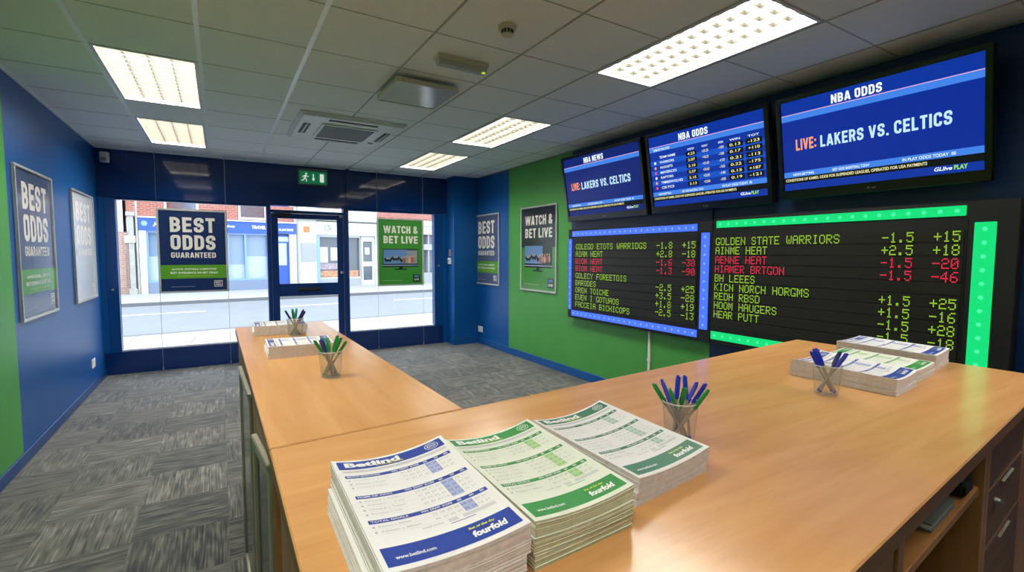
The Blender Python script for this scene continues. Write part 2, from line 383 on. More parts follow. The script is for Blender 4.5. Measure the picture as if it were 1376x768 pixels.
class MB:
    def __init__(s, T=None):
        s.v = []; s.f = []; s.m = []; s.mats = []; s.T = T or Matrix()
    def mi(s, m):
        if m not in s.mats: s.mats.append(m)
        return s.mats.index(m)
    def add(s, vs, fs, m, fn=None):
        b = len(s.v); k = s.mi(m)
        for p in vs:
            p = fn(p) if fn else p
            s.v.append(s.T @ Vector(p))
        for f in fs:
            s.f.append(tuple(i + b for i in f)); s.m.append(k)
        return s
    def box(s, x0, y0, z0, x1, y1, z1, m, L=None):
        vs = [(x, y, z) for x in (x0, x1) for y in (y0, y1) for z in (z0, z1)]
        if L is not None: vs = [L @ Vector(p) for p in vs]
        return s.add(vs, [(0, 1, 3, 2), (4, 6, 7, 5), (0, 4, 5, 1), (2, 3, 7, 6), (0, 2, 6, 4), (1, 5, 7, 3)], m)
    def rect(s, x0, y0, x1, y1, m, z=0.0):
        return s.add([(x0, y0, z), (x1, y0, z), (x1, y1, z), (x0, y1, z)], [(0, 1, 2, 3)], m)
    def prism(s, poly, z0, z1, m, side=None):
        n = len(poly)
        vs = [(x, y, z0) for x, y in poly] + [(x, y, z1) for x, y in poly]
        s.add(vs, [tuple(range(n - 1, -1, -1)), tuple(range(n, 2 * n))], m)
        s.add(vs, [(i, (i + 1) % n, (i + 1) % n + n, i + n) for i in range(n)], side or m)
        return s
    def cyl(s, p0, p1, r0, r1, n, m, caps=True):
        p0 = Vector(p0); p1 = Vector(p1); d = (p1 - p0).normalized()
        a = d.orthogonal().normalized(); b = d.cross(a)
        vs = []
        for p, r in ((p0, r0), (p1, r1)):
            for i in range(n):
                t = 2 * PI * i / n
                vs.append(p + a * (r * math.cos(t)) + b * (r * math.sin(t)))
        fs = [(i, (i + 1) % n, (i + 1) % n + n, i + n) for i in range(n)]
        if caps: fs += [tuple(range(n - 1, -1, -1)), tuple(range(n, 2 * n))]
        return s.add(vs, fs, m)
    def lathe(s, prof, c, n, m, closed=False):
        vs = []; fs = []
        for r, z in prof:
            for i in range(n):
                t = 2 * PI * i / n
                vs.append((c[0] + r * math.cos(t), c[1] + r * math.sin(t), c[2] + z))
        for j in range(len(prof) - 1):
            for i in range(n):
                k = (i + 1) % n
                fs.append((j * n + i, j * n + k, (j + 1) * n + k, (j + 1) * n + i))
        if not closed:
            fs.append(tuple(range(n - 1, -1, -1)))
            fs.append(tuple(range((len(prof) - 1) * n, len(prof) * n)))
        return s.add(vs, fs, m)
    def ring(s, x, y, r0, r1, m, z=0.0, n=24, fn=None):
        vs = []
        for i in range(n):
            t = 2 * PI * i / n
            vs += [(x + r0 * math.cos(t), y + r0 * math.sin(t), z), (x + r1 * math.cos(t), y + r1 * math.sin(t), z)]
        fs = [(2 * i, 2 * i + 1, (2 * i + 3) % (2 * n), (2 * i + 2) % (2 * n)) for i in range(n)]
        return s.add(vs, fs, m, fn)
    def disc(s, x, y, r, m, z=0.0, n=20, ry=None):
        ry = ry or r
        return s.add([(x + r * math.cos(2 * PI * i / n), y + ry * math.sin(2 * PI * i / n), z) for i in range(n)], [tuple(range(n))], m)
    def text(s, body, x, y, w, h, m, z=0.0, bold=0.0, shear=0.0, spacing=1.0, align='l', fn=None):
        """lettering whose lower left corner is x, y; w None = natural width times condense"""
        vs, fs, asp = text_mesh(body, bold, shear, spacing)
        if w is None: w = asp * h
        if w < 0: w = asp * h * -w
        if align == 'c': x -= w / 2
        if align == 'r': x -= w
        return s.add([(x + a * w, y + b * h, z) for a, b in vs], fs, m, fn)
    def caps(s, body, x, y, w, h, m, z=0.0, t=0.19, gap=0.11):
        vs, fs, asp = stroke_text(body, t, gap)
        for k, f in enumerate(fs):          # overlapping strokes are stepped a hair apart
            s.add([(x + vs[i][0] * w, y + vs[i][1] * h, z + 0.00002 * (k % 7)) for i in f], [(0, 1, 2, 3)], m)
        return s
    def build(s, name, parent=None, bevel=0.0, smooth=False, loc=None, segs=1, **props):
        me = bpy.data.meshes.new(name)
        if parent is not None:
            inv = WORLD[parent.name].inverted()
        else:
            if loc is None:
                loc = [0.5 * (min(p[i] for p in s.v) + max(p[i] for p in s.v)) for i in range(3)]
                loc[2] = min(p[2] for p in s.v)
            inv = Matrix.Translation(loc).inverted()
        me.from_pydata([inv @ p for p in s.v], [], s.f)
        for m in s.mats: me.materials.append(M[m] if isinstance(m, str) else m)
        me.polygons.foreach_set('material_index', s.m)
        if bevel:
            bm = bmesh.new(); bm.from_mesh(me)
            bmesh.ops.remove_doubles(bm, verts=bm.verts, dist=1e-6)
            eds = [e for e in bm.edges if len(e.link_faces) == 2 and e.calc_face_angle(0) > 0.6]
            bmesh.ops.bevel(bm, geom=eds, offset=bevel, segments=segs, affect='EDGES', clamp_overlap=True)
            bm.to_mesh(me); bm.free()
        if smooth:
            me.polygons.foreach_set('use_smooth', [True] * len(me.polygons))
            me.set_sharp_from_angle(angle=0.7)
        me.update()
        o = bpy.data.objects.new(name, me); COL.objects.link(o)
        if parent is not None:
            o.parent = parent
            WORLD[o.name] = WORLD[parent.name].copy()
        else:
            o.location = loc
            WORLD[o.name] = Matrix.Translation(loc)
        tag(o, **props)
        return o

def tag(o, label=None, cat=None, group=None, kind=None):
    if label: o['label'] = label
    if cat: o['category'] = cat
    if group: o['group'] = group
    if kind: o['kind'] = kind
    return o

def thing(name, label, cat, loc, rotz=0.0, group=None, kind=None):
    o = bpy.data.objects.new(name, None)
    o.empty_display_size = 0.1
    o.location = loc; o.rotation_euler = (0, 0, rotz)
    COL.objects.link(o)
    WORLD[o.name] = Matrix.Translation(loc) @ Matrix.Rotation(rotz, 4, 'Z')
    return tag(o, label, cat, group, kind)

def dup(root, loc, rot=None, label=None, group=None):
    r = root.copy(); COL.objects.link(r); r.location = loc
    if rot is not None: r.rotation_euler = rot
    if label: r['label'] = label
    if group: r['group'] = group
    for ch in list(root.children):
        c = ch.copy(); COL.objects.link(c); c.parent = r
        for g in list(ch.children):
            d = g.copy(); COL.objects.link(d); d.parent = c
    return r

def frame(origin, u, v):
    """local x = u (right), y = v (up), z = towards the viewer"""
    u = Vector(u).normalized(); v = Vector(v).normalized(); n = u.cross(v)
    return Matrix(((u.x, v.x, n.x, origin[0]), (u.y, v.y, n.y, origin[1]), (u.z, v.z, n.z, origin[2]), (0, 0, 0, 1)))

# ------------------------------------------------------------------ room measures
XL, XR, YB, YF, H = -1.23, 3.70, -2.60, 7.52, 2.75
GX0, GXP = -1.224, 0.577       # ceiling grid
GYP = 0.61
CAMZ = 1.5

# ------------------------------------------------------------------ shell
MB().box(XL - 0.1, YB - 0.1, -0.12, XR + 0.1, YF + 0.12, 0.0, 'carpet').build('floor', kind='structure')

b = MB()
b.box(XL - 0.12, 4.64, 0, XL, YF + 0.12, H, 'blue').box(XL - 0.12, YB, 0, XL, 4.64, H, 'green')
b.build('wall_left', kind='structure')
b = MB()
b.box(XR, 6.20, 0, XR + 0.12, YF + 0.12, H, 'blue')
b.box(XR, 2.72, 0, XR + 0.12, 6.20, H, 'green')
b.box(XR, YB, 0, XR + 0.12, 2.72, H, 'navymatt')
b.build('wall_right', kind='structure')
MB().box(XL - 0.12, YB - 0.12, 0, XR + 0.12, YB, H, 'blue').build('wall_back', kind='structure')
# dark board the screens and the number boards hang on
MB().box(XR - 0.012, 2.72, 0.90, XR, 4.69, H, 'navymatt').build('trim_1', kind='structure')

# front wall: header, plinth, posts, pier
b = MB()
b.box(XL, YF, 2.165, XR, YF + 0.14, H, 'navy')
b.box(XL, YF, 0, 0.585, YF + 0.14, 0.275, 'navy')
b.box(1.665, YF, 0, 3.20, YF + 0.14, 0.295, 'navy')
b.box(3.20, YF, 0, XR, YF + 0.14, 2.165, 'blue')
b.box(XL - 0.12, YF, 0.275, -1.18, YF + 0.14, 2.165, 'blue')
b.box(XL, YF - 0.012, 2.165, XR - 0.45, YF, 2.185, 'navy')
b.box(1.64, YF - 0.03, 2.165, 1.69, YF, H, 'navy')
b.build('wall_front', kind='structure')
MB().box(3.27, 7.22, 0, XR, YF, H, 'blue').build('wall_pier', kind='structure')
MB().box(XL, YB, 0, XL + 0.014, YF, 0.085, 'frameblue').build('baseboard_left', kind='structure', bevel=0.003)
b = MB()
b.box(XR - 0.016, YB, 0, XR, 7.22, 0.10, 'blue')
b.box(3.254, 7.204, 0, XR, 7.22, 0.10, 'blue')
b.box(3.254, 7.204, 0, 3.27, YF, 0.10, 'blue')
b.build('baseboard_right', kind='structure', bevel=0.003)

# window 1 (left), door 1 with its transom, window 2 (right)
def window(name, x0, x1, z0, z1, jl, jr):
    w = thing(name, None, None, ((x0 + x1) / 2, YF, z0), kind='structure')
    b = MB()
    b.box(x0, YF + 0.0, z0, x0 + jl, YF + 0.11, z1, 'frameblue')
    b.box(x1 - jr, YF + 0.0, z0, x1, YF + 0.11, z1, 'frameblue')
    b.box(x0 + jl, YF + 0.03, z0, x1 - jr, YF + 0.11, z0 + 0.02, 'white')
    b.box(x0 + jl, YF + 0.03, z1 - 0.02, x1 - jr, YF + 0.11, z1, 'frameblue')
    b.build('window_frame', w, bevel=0.002)
    MB().box(x0 + jl, YF + 0.055, z0 + 0.02, x1 - jr, YF + 0.061, z1 - 0.02, 'glass').build('window_pane', w)
    return w
w1 = window('window_1', -1.18, 0.585, 0.275, 2.165, 0.115, 0.012)
MB().cyl((-1.12, YF, 1.05), (-1.12, YF - 0.02, 1.05), 0.016, 0.014, 14, 'silver').build('latch', w1, smooth=True)
w2 = window('window_2', 1.665, 3.20, 0.295, 2.165, 0.012, 0.15)
MB().cyl((3.12, YF, 1.30), (3.12, YF - 0.02, 1.30), 0.016, 0.014, 14, 'silver').build('latch', w2, smooth=True)

d = thing('door_1', None, None, (1.12, YF, 0.0), kind='structure')
b = MB()                      # the fixed frame
b.box(0.585, YF - 0.01, 0, 0.625, YF + 0.12, 2.165, 'doorblue')
b.box(1.60, YF - 0.02, 0, 1.665, YF + 0.12, 2.165, 'doorblue')
b.box(0.625, YF - 0.01, 2.065, 1.60, YF + 0.12, 2.105, 'doorblue')
b.build('door_frame', d, bevel=0.003)
MB().box(0.625, YF + 0.05, 2.105, 1.60, YF + 0.056, 2.165, 'glass').build('transom_pane', d)
b = MB()                      # the leaf: stiles and rails
b.box(0.63, YF + 0.01, 0.01, 0.715, YF + 0.06, 2.06, 'doorblue')
b.box(1.515, YF + 0.01, 0.01, 1.595, YF + 0.06, 2.06, 'doorblue')
b.box(0.715, YF + 0.01, 1.99, 1.515, YF + 0.06, 2.06, 'doorblue')
b.box(0.715, YF + 0.01, 0.885, 1.515, YF + 0.06, 1.065, 'doorblue')
b.box(0.715, YF + 0.01, 0.01, 1.515, YF + 0.06, 0.22, 'doorblue')
leaf = b.build('door_leaf', d, bevel=0.004)
MB().box(0.715, YF + 0.03, 1.065, 1.515, YF + 0.036, 1.99, 'glass').build('upper_pane', d)
MB().box(0.715, YF + 0.03, 0.22, 1.515, YF + 0.036, 0.885, 'glass').build('lower_pane', d)
b = MB(); b.box(0.96, YF - 0.004, 0.955, 1.27, YF + 0.012, 1.005, 'blackmatt'); b.box(0.975, YF - 0.010, 0.962, 1.255, YF - 0.004, 0.998, 'dark')
b.build('letter_plate', d, bevel=0.002)
b = MB(); b.box(0.66, YF - 0.035, 2.02, 0.88, YF + 0.01, 2.062, 'blackmatt'); b.box(0.86, YF - 0.03, 2.066, 1.05, YF - 0.012, 2.08, 'blackmatt')
b.build('door_closer', d, bevel=0.004)
for z, r in ((2.05, 0.022), (1.215, 0.022)):
    b = MB(); b.cyl((1.565, YF + 0.01, z), (1.565, YF - 0.025, z), r, r * 0.85, 16, 'white'); b.box(1.558, YF - 0.045, z - 0.014, 1.572, YF - 0.025, z + 0.014, 'silver')
    b.build('door_lock', d, smooth=True)

# ceiling tiles (one surface, openings for the lights) and the metal grid
lights = [(1, 5.08 - 1.22), (1, 5.69), (6, 1.42), (6, 3.86), (6, 5.69), (1, 1.42), (1, -1.02), (6, -1.02)]
open_cells = set()
for ci, y0 in lights:
    j = round(y0 / GYP * 10) / 10
    open_cells |= {(ci, round((y0 - 1.42) / GYP)), (ci, round((y0 - 1.42) / GYP) + 1)}
b = MB()
xs = [XL] + [GX0 + GXP * i for i in range(1, 9)] + [XR]
y_first = 1.42 - GYP * 7
ys = [YB] + [y_first + GYP * j for j in range(1, 17)] + [YF + 0.14]
for i in range(len(xs) - 1):
    for j in range(len(ys) - 1):
        if (i, j - 7) in open_cells: continue
        b.box(xs[i] + 0.001, ys[j] + 0.0025, H, xs[i + 1] - 0.001, ys[j + 1] - 0.0025, H + 0.02, 'tile')
b.box(XL - 0.1, YB - 0.1, H + 0.11, XR + 0.1, YF + 0.14, H + 0.14, 'gap')
for i in range(len(xs) - 1):
    for j in range(1, len(ys) - 1):
        if (i, j - 7) in open_cells and (i, j - 8) in open_cells: continue
        b.box(xs[i], ys[j] - 0.0042, H - 0.0015, xs[i + 1], ys[j] + 0.0042, H + 0.021, 'thinbar')
b.build('ceiling', kind='structure')
b = MB()
for i in range(1, 9):
    wd = 0.013 if i <= 3 else 0.0055
    b.box(xs[i] - wd, YB, H - 0.005, xs[i] + wd, YF, H + 0.004, 'tbar' if i <= 3 else 'thinbar')
b.box(XL, YB, H - 0.012, XL + 0.018, YF, H, 'tbar').box(XR - 0.018, YB, H - 0.012, XR, YF, H, 'gap')
b.box(XL, YF - 0.018, H - 0.012, XR, YF, H, 'tbar')
b.build('trim_2', kind='structure')

# ------------------------------------------------------------------ ceiling lights
LX, LY = GXP - 0.03, 1.22 - 0.012
def make_light(label, cx, cy):
    t = thing('ceiling_light', label, 'ceiling light', (cx, cy, H - 0.004), 0, 'recessed louvre ceiling lights')
    x0, x1, y0, y1 = cx - LX / 2, cx + LX / 2, cy - LY / 2, cy + LY / 2
    b = MB()
    f = 0.018
    b.box(x0, y0, H - 0.004, x0 + f, y1, H + 0.10, 'troffer').box(x1 - f, y0, H - 0.004, x1, y1, H + 0.10, 'troffer')
    b.box(x0 + f, y0, H - 0.004, x1 - f, y0 + f, H + 0.10, 'troffer').box(x0 + f, y1 - f, H - 0.004, x1 - f, y1, H + 0.10, 'troffer')
    b.build('frame', t)
    MB().box(x0 + f, y0 + f, H + 0.05, x1 - f, y1 - f, H + 0.06, 'lamp').build('diffuser', t)
    b = MB()
    for k in range(1, 4):
        x = x0 + f + (LX - 2 * f) * k / 4
        b.prism([(x - 0.0011, y0 + f), (x + 0.0011, y0 + f), (x + 0.0011, y1 - f), (x - 0.0011, y1 - f)], H + 0.002, H + 0.034, 'louvre')
    for k in range(1, 14):
        y = y0 + f + (LY - 2 * f) * k / 14
        b.box(x0 + f, y - 0.001, H + 0.005, x1 - f, y + 0.001, H + 0.030, 'louvre')
    b.build('louvre', t)
    return t
Ldesc = ['large left-hand ceiling light, nearer of the two over the grey carpet', 'left-hand ceiling light further off, just in front of the blue window header',
         'largest right-hand ceiling light, nearest, above the front of the screens', 'middle right-hand ceiling light between the nearest one and the window', 'smallest right-hand ceiling light, farthest off beside the window wall',
         'left-hand ceiling light overhead, level with the nearest right-hand one', 'left-hand ceiling light at the back of the shop', 'right-hand ceiling light at the back of the shop']
L0 = None
for (ci, y0), lab in zip(lights, Ldesc):
    cx, cy = (xs[ci] + xs[ci + 1]) / 2, y0 + GYP
    if L0 is None: L0 = make_light(lab, cx, cy)
    else: dup(L0, (cx, cy, H - 0.004), label=lab)

# ------------------------------------------------------------------ other ceiling fittings
t = thing('smoke_detector', 'round cream smoke detector on the ceiling tile', 'smoke detector', (1.395, 2.361, H))
MB().lathe([(0.052, 0), (0.052, -0.014), (0.048, -0.022), (0.040, -0.024)], (1.395, 2.361, H), 28, 'offwhite').build('base', t, smooth=True)
b = MB()
for k in range(10):
    a = 2 * PI * k / 10
    c, s_ = math.cos(a), math.sin(a)
    L = Matrix.Translation((1.395 + 0.030 * c, 2.361 + 0.030 * s_, H - 0.034)) @ Matrix.Rotation(a, 4, 'Z')
    b.box(-0.003, -0.006, -0.010, 0.003, 0.006, 0.010, 'dark', L)
b.build('vent_slots', t)
MB().lathe([(0.030, -0.022), (0.030, -0.040), (0.033, -0.042), (0.030, -0.050), (0.012, -0.054)], (1.395, 2.361, H), 28, 'offwhite').build('sensor_head', t, smooth=True)

t = thing('emergency_light', 'slim cream emergency light bar screwed under the ceiling', 'emergency light', (1.380, 2.915, H))
b = MB()
b.prism([(1.200, 2.875), (1.560, 2.875), (1.560, 2.955), (1.200, 2.955)], H - 0.028, H, 'offwhite'); b.build('housing', t, bevel=0.004)
prof = [(2.882, H - 0.028), (2.948, H - 0.028), (2.940, H - 0.062), (2.890, H - 0.062)]
b = MB(); n = len(prof)
b.add([(1.210, y, z) for y, z in prof] + [(1.550, y, z) for y, z in prof], [(0, 1, 2, 3), (7, 6, 5, 4)] + [(i, i + 4, (i + 1) % 4 + 4, (i + 1) % 4) for i in range(4)], mat('emergency_lens', 'b9c0b8', 0.15))
b.build('lens', t, bevel=0.003)
MB().box(1.515, 2.884, H - 0.066, 1.537, 2.900, H - 0.060, glow('emergency_led', 'c8e040', 0.9)).build('indicator', t)

t = thing('air_deflector', 'flat white square deflector panel hung just below the ceiling', 'ceiling panel', (1.315, 3.570, H))
MB().box(1.190, 3.445, H - 0.045, 1.440, 3.695, H, 'grey').build('neck', t, bevel=0.004)
b = MB(); b.box(1.090, 3.330, H - 0.062, 1.540, 3.810, H - 0.045, mat('glossy_white_panel', 'c2c2be', 0.15)); b.build('panel', t, bevel=0.004)
b = MB(); b.box(1.083, 3.323, H - 0.066, 1.547, 3.330, H - 0.03, 'offwhite').box(1.083, 3.810, H - 0.066, 1.547, 3.817, H - 0.03, 'offwhite')
b.box(1.083, 3.330, H - 0.066, 1.090, 3.810, H - 0.03, 'offwhite').box(1.540, 3.330, H - 0.066, 1.547, 3.810, H - 0.03, 'offwhite'); b.build('rim', t)

t = thing('air_conditioner', 'white four-way ceiling air conditioner with grey grille', 'air conditioner', (1.12, 5.14, H))
ax0, ax1, ay0, ay1 = 0.645, 1.60, 4.62, 5.66
b = MB()
zt, zb = H, H - 0.035
o_ = [(ax0, ay0), (ax1, ay0), (ax1, ay1), (ax0, ay1)]
i_ = [(ax0 + 0.03, ay0 + 0.03), (ax1 - 0.03, ay0 + 0.03), (ax1 - 0.03, ay1 - 0.03), (ax0 + 0.03, ay1 - 0.03)]
b.add([(x, y, zt) for x, y in o_] + [(x, y, H - 0.012) for x, y in o_] + [(x, y, zb) for x, y in i_],
      [(0, 1, 5, 4), (1, 2, 6, 5), (2, 3, 7, 6), (3, 0, 4, 7), (4, 5, 9, 8), (5, 6, 10, 9), (6, 7, 11, 10), (7, 4, 8, 11), (8, 9, 10, 11)], 'white')
b.build('panel', t)
gx0, gx1, gy0, gy1 = 0.86, 1.385, 4.86, 5.42
b = MB(); b.box(gx0, gy0, zb - 0.012, gx1, gy1, zb, 'white'); b.box(gx0 + 0.03, gy0 + 0.03, zb - 0.0125, gx1 - 0.03, gy1 - 0.03, zb - 0.011, 'dark')
for k in range(22):
    y = gy0 + 0.035 + k * (gy1 - gy0 - 0.07) / 21
    b.box(gx0 + 0.03, y - 0.006, zb - 0.017, gx1 - 0.03, y + 0.006, zb - 0.012, 'grey')
b.build('grille', t)
def vent(x0, y0, x1, y1):
    v = MB().box(x0, y0, zb - 0.002, x1, y1, zb + 0.002, 'dark').build('air_vent', t)
    b = MB()
    if x1 - x0 > y1 - y0: b.box(x0 + 0.01, (y0 + y1) / 2 - 0.006, zb - 0.010, x1 - 0.01, (y0 + y1) / 2 + 0.006, zb - 0.002, 'white')
    else: b.box((x0 + x1) / 2 - 0.006, y0 + 0.01, zb - 0.010, (x0 + x1) / 2 + 0.006, y1 - 0.01, zb - 0.002, 'white')
    b.build('flap', v)
vent(0.90, 4.70, 1.345, 4.765); vent(0.90, 5.51, 1.345, 5.575); vent(0.71, 4.93, 0.775, 5.35); vent(1.47, 4.93, 1.535, 5.35)
MB().box(1.44, 5.44, zb - 0.006, 1.49, 5.49, zb, 'grey').build('badge', t)

# exit sign on the header
t = thing('exit_sign', 'green running-man exit sign fixed high above the shop door', 'exit sign', (1.18, YF, 2.47))
MB().box(0.985, YF - 0.075, 2.47, 1.375, YF, 2.70, 'greyframe').build('housing', t, bevel=0.004)
F = frame((1.0, YF - 0.0755, 2.487), (1, 0, 0), (0, 0, 1))
b = MB(F); b.box(0, 0, -0.003, 0.36, 0.175, 0.0, 'exitgreen')
z = 0.0006
b.disc(0.088, 0.138, 0.013, 'exitwhite', z)
def limb(pts, r):
    for (x0, y0), (x1, y1) in zip(pts, pts[1:]):
        dx, dy = x1 - x0, y1 - y0; l = math.hypot(dx, dy); nx, ny = -dy / l * r, dx / l * r
        b.add([(x0 + nx, y0 + ny, z), (x0 - nx, y0 - ny, z), (x1 - nx, y1 - ny, z), (x1 + nx, y1 + ny, z)], [(0, 1, 2, 3)], 'exitwhite')
limb([(0.083, 0.122), (0.068, 0.075)], 0.011); limb([(0.080, 0.115), (0.050, 0.105), (0.038, 0.085)], 0.005); limb([(0.086, 0.115), (0.108, 0.098), (0.122, 0.108)], 0.005)
limb([(0.070, 0.078), (0.092, 0.058), (0.088, 0.030)], 0.0065); limb([(0.066, 0.078), (0.052, 0.048), (0.022, 0.045)], 0.0065)
b.rect(0.176, 0.075, 0.190, 0.140, 'exitwhite', z); b.add([(0.160, 0.078, z), (0.206, 0.078, z), (0.183, 0.040, z)], [(0, 2, 1)], 'exitwhite')
b.rect(0.270, 0.030, 0.325, 0.148, 'exitwhite', z)
b.build('sign_face', t)

t = thing('alarm_sensor', 'small white motion sensor in the ceiling corner by the left wall', 'sensor', (XL + 0.09, YF, 2.57))
b = MB(); b.prism([(XL + 0.05, YF), (XL + 0.05, YF - 0.05), (XL + 0.075, YF - 0.07), (XL + 0.115, YF - 0.07), (XL + 0.14, YF - 0.05), (XL + 0.14, YF)], 2.57, 2.69, 'white'); b.build('housing', t, bevel=0.006, segs=2)
MB().box(XL + 0.072, YF - 0.074, 2.585, XL + 0.118, YF - 0.068, 2.625, 'grey').build('lens', t, bevel=0.002)

# ------------------------------------------------------------------ wall sockets and the call point
def socket(F, w, h, label):
    o = F @ Vector((0, 0, 0))
    t = thing('wall_socket', label, 'wall socket', o)
    MB(F).box(0, 0, 0, w, h, 0.010, 'white').build('plate', t, bevel=0.003)
    b = MB(F)
    for k in (0.27, 0.73):
        b.box(w * k - 0.010, h * 0.66, 0.010, w * k + 0.010, h * 0.84, 0.014, 'white')
    b.build('switch', t, bevel=0.001)
    b = MB(F)
    for k in (0.27, 0.73):
        for dx, dy, a, c in ((-0.011, 0.28, 0.006, 0.003), (0.011, 0.28, 0.006, 0.003), (0, 0.46, 0.003, 0.008)):
            b.box(w * k + dx - a / 2, h * dy - c / 2, 0.010, w * k + dx + a / 2, h * dy + c / 2, 0.0104, 'dark')
    b.build('pin_holes', t)
socket(frame((XL, 6.80, 0.235), (0, 1, 0), (0, 0, 1)), 0.15, 0.095, 'white wall socket low on the blue left wall')
socket(frame((XR, 7.20 - 0.01, 0.20), (0, -1, 0), (0, 0, 1)), 0.15, 0.095, 'white wall socket low on the blue right wall below the best odds poster')
F = frame((3.27, 7.42, 1.33), (0, -1, 0), (0, 0, 1))
t = thing('alarm_call_point', 'small white alarm call point with red top on the blue pier', 'call point', F @ Vector((0, 0, 0)))
MB(F).box(0, 0, 0, 0.09, 0.10, 0.03, 'white').build('housing', t, bevel=0.004)
b = MB(F); b.box(0.02, 0.13, 0, 0.075, 0.24, 0.02, 'grey'); b.box(0.03, 0.15, 0.02, 0.065, 0.21, 0.023, mat('call_point_red', 'b0483c', 0.4)); b.build('reset_unit', t, bevel=0.003)
MB(F).cyl((0.045, 0.05, 0.03), (0.045, 0.05, 0.036), 0.022, 0.02, 18, 'grey').build('button', t, smooth=True)

# ------------------------------------------------------------------ posters
def poster_print(b, w, h, design, z):
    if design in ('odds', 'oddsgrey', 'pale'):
        bg = {'odds': 'posternavy', 'oddsgrey': 'postergrey', 'pale': 'posterglare'}[design]
        ink = 'postercream' if design != 'pale' else 'pwhite'  # white letters on the pale sheet keep the painted glare low in contrast
        b.rect(0, 0, w, h, bg, z); z1 = z + 0.0007
        b.caps('BEST', 0.16 * w, 0.735 * h, 0.68 * w, 0.185 * h, ink, z1, 0.2)
        b.caps('ODDS', 0.16 * w, 0.515 * h, 0.68 * w, 0.185 * h, ink, z1, 0.2)
        b.caps('GUARANTEED', 0.16 * w, 0.415 * h, 0.68 * w, 0.068 * h, ink, z1, 0.18)
        if design != 'pale':
            b.rect(0, 0.155 * h, w, 0.325 * h, 'posterband', z1)
            z2 = z1 + 0.0006
            b.text('ALWAYS, FOOTBALL COMPETITIVE', 0.16 * w, 0.258 * h, 0.68 * w, 0.026 * h, 'postercream', z2, bold=0.03)
            b.text('BEST EXPERIENCE ON BET DEALS', 0.14 * w, 0.214 * h, 0.72 * w, 0.026 * h, 'postercream', z2, bold=0.03)
            b.text('prices guaranteed on all selected races', 0.24 * w, 0.180 * h, 0.54 * w, 0.014 * h, 'pyellow', z2)
        b.rect(0.14 * w, 0.052 * h, 0.50 * w, 0.055 * h, 'pltblue', z1)
        x0, y0, x1, y1 = 0.80 * w, 0.045 * h, 0.93 * w, 0.125 * h
        b.rect(x0, y0, x1, y1, 'postercream', z1); b.rect(x0 + 0.006, y0 + 0.006, x1 - 0.006, y1 - 0.006, bg, z1 + 0.0005)
        b.text('BEST', x0 + 0.014, (y0 + y1) / 2 + 0.004, x1 - x0 - 0.028, (y1 - y0) * 0.28, 'postercream', z1 + 0.001, bold=0.03)
        b.text('ODDS', x0 + 0.014, y0 + 0.014, x1 - x0 - 0.028, (y1 - y0) * 0.28, 'postercream', z1 + 0.001, bold=0.03)
    else:
        b.rect(0, 0, w, h, 'postergreen', z); z1 = z + 0.0007
        if design == 'watchdark': b.rect(0, 0.52 * h, w, h, 'posterdark', z + 0.0003)
        b.caps('WATCH &', 0.11 * w, 0.79 * h, 0.79 * w, 0.115 * h, 'postercream', z1, 0.2)
        b.caps('BET LIVE', 0.11 * w, 0.635 * h, 0.79 * w, 0.115 * h, 'postercream', z1, 0.2)
        # a television with a racing scene
        x0, y0, x1, y1 = 0.09 * w, 0.27 * h, 0.90 * w, 0.55 * h
        b.rect(x0, y0, x1, y1, 'posterdark', z1); z2 = z1 + 0.0006
        b.rect(x0 + 0.01, y0 + 0.05 * h, x1 - 0.26 * w, y1 - 0.012 * h, 'pic1', z2)
        b.rect(x1 - 0.26 * w, y0 + 0.05 * h, x1 - 0.01, y1 - 0.02 * h, 'pic4' if design == 'watch' else 'posterdark', z2)
        rr = random.Random(3)
        for k in range(3):
            cx, cy = x0 + (0.12 + 0.17 * k) * w, y0 + (0.12 + 0.02 * (k % 2)) * h
            b.disc(cx, cy, 0.09 * w, 'posterdark', z2 + 0.0003, ry=0.035 * h); b.disc(cx, cy + 0.018 * h, 0.06 * w, 'pic4', z2 + 0.0006, ry=0.022 * h)
            b.disc(cx - 0.045 * w, cy - 0.03 * h, 0.022 * w, 'dark', z2 + 0.0008); b.disc(cx + 0.045 * w, cy - 0.03 * h, 0.022 * w, 'dark', z2 + 0.0008)
        for k in range(5):
            cx = x0 + (0.48 + 0.065 * k) * w; cy = y0 + (0.09 + 0.03 * rr.random()) * h
            b.disc(cx, cy, 0.032 * w, ('pic2', 'pic4', 'pic3')[k % 3], z2 + 0.0009, ry=0.045 * h)
            b.disc(cx, cy + 0.055 * h, 0.018 * w, 'pic3', z2 + 0.0011)
        b.rect(x0, y0 + 0.02 * h, x1, y0 + 0.03 * h, 'pltblue', z2 + 0.0012)
        b.rect(0.36 * w, 0.225 * h, 0.64 * w, 0.243 * h, 'posterdark', z1); b.rect(0.46 * w, 0.24 * h, 0.54 * w, 0.28 * h, 'posterdark', z1)
        b.rect(0.08 * w, 0.060 * h, 0.52 * w, 0.064 * h, 'pltgreen', z1)
        bx0, by0, bx1, by1 = 0.78 * w, 0.035 * h, 0.95 * w, 0.15 * h
        b.rect(bx0, by0, bx1, by1, 'posterdark', z1); b.rect(bx0 + 0.02, by0 + 0.07 * h, bx1 - 0.02, by1 - 0.012 * h, 'pic1', z1 + 0.0005)
        b.text('LIVE', bx0 + 0.02, by0 + 0.02 * h, bx1 - bx0 - 0.04, 0.03 * h, 'postercream', z1 + 0.0006, bold=0.03)

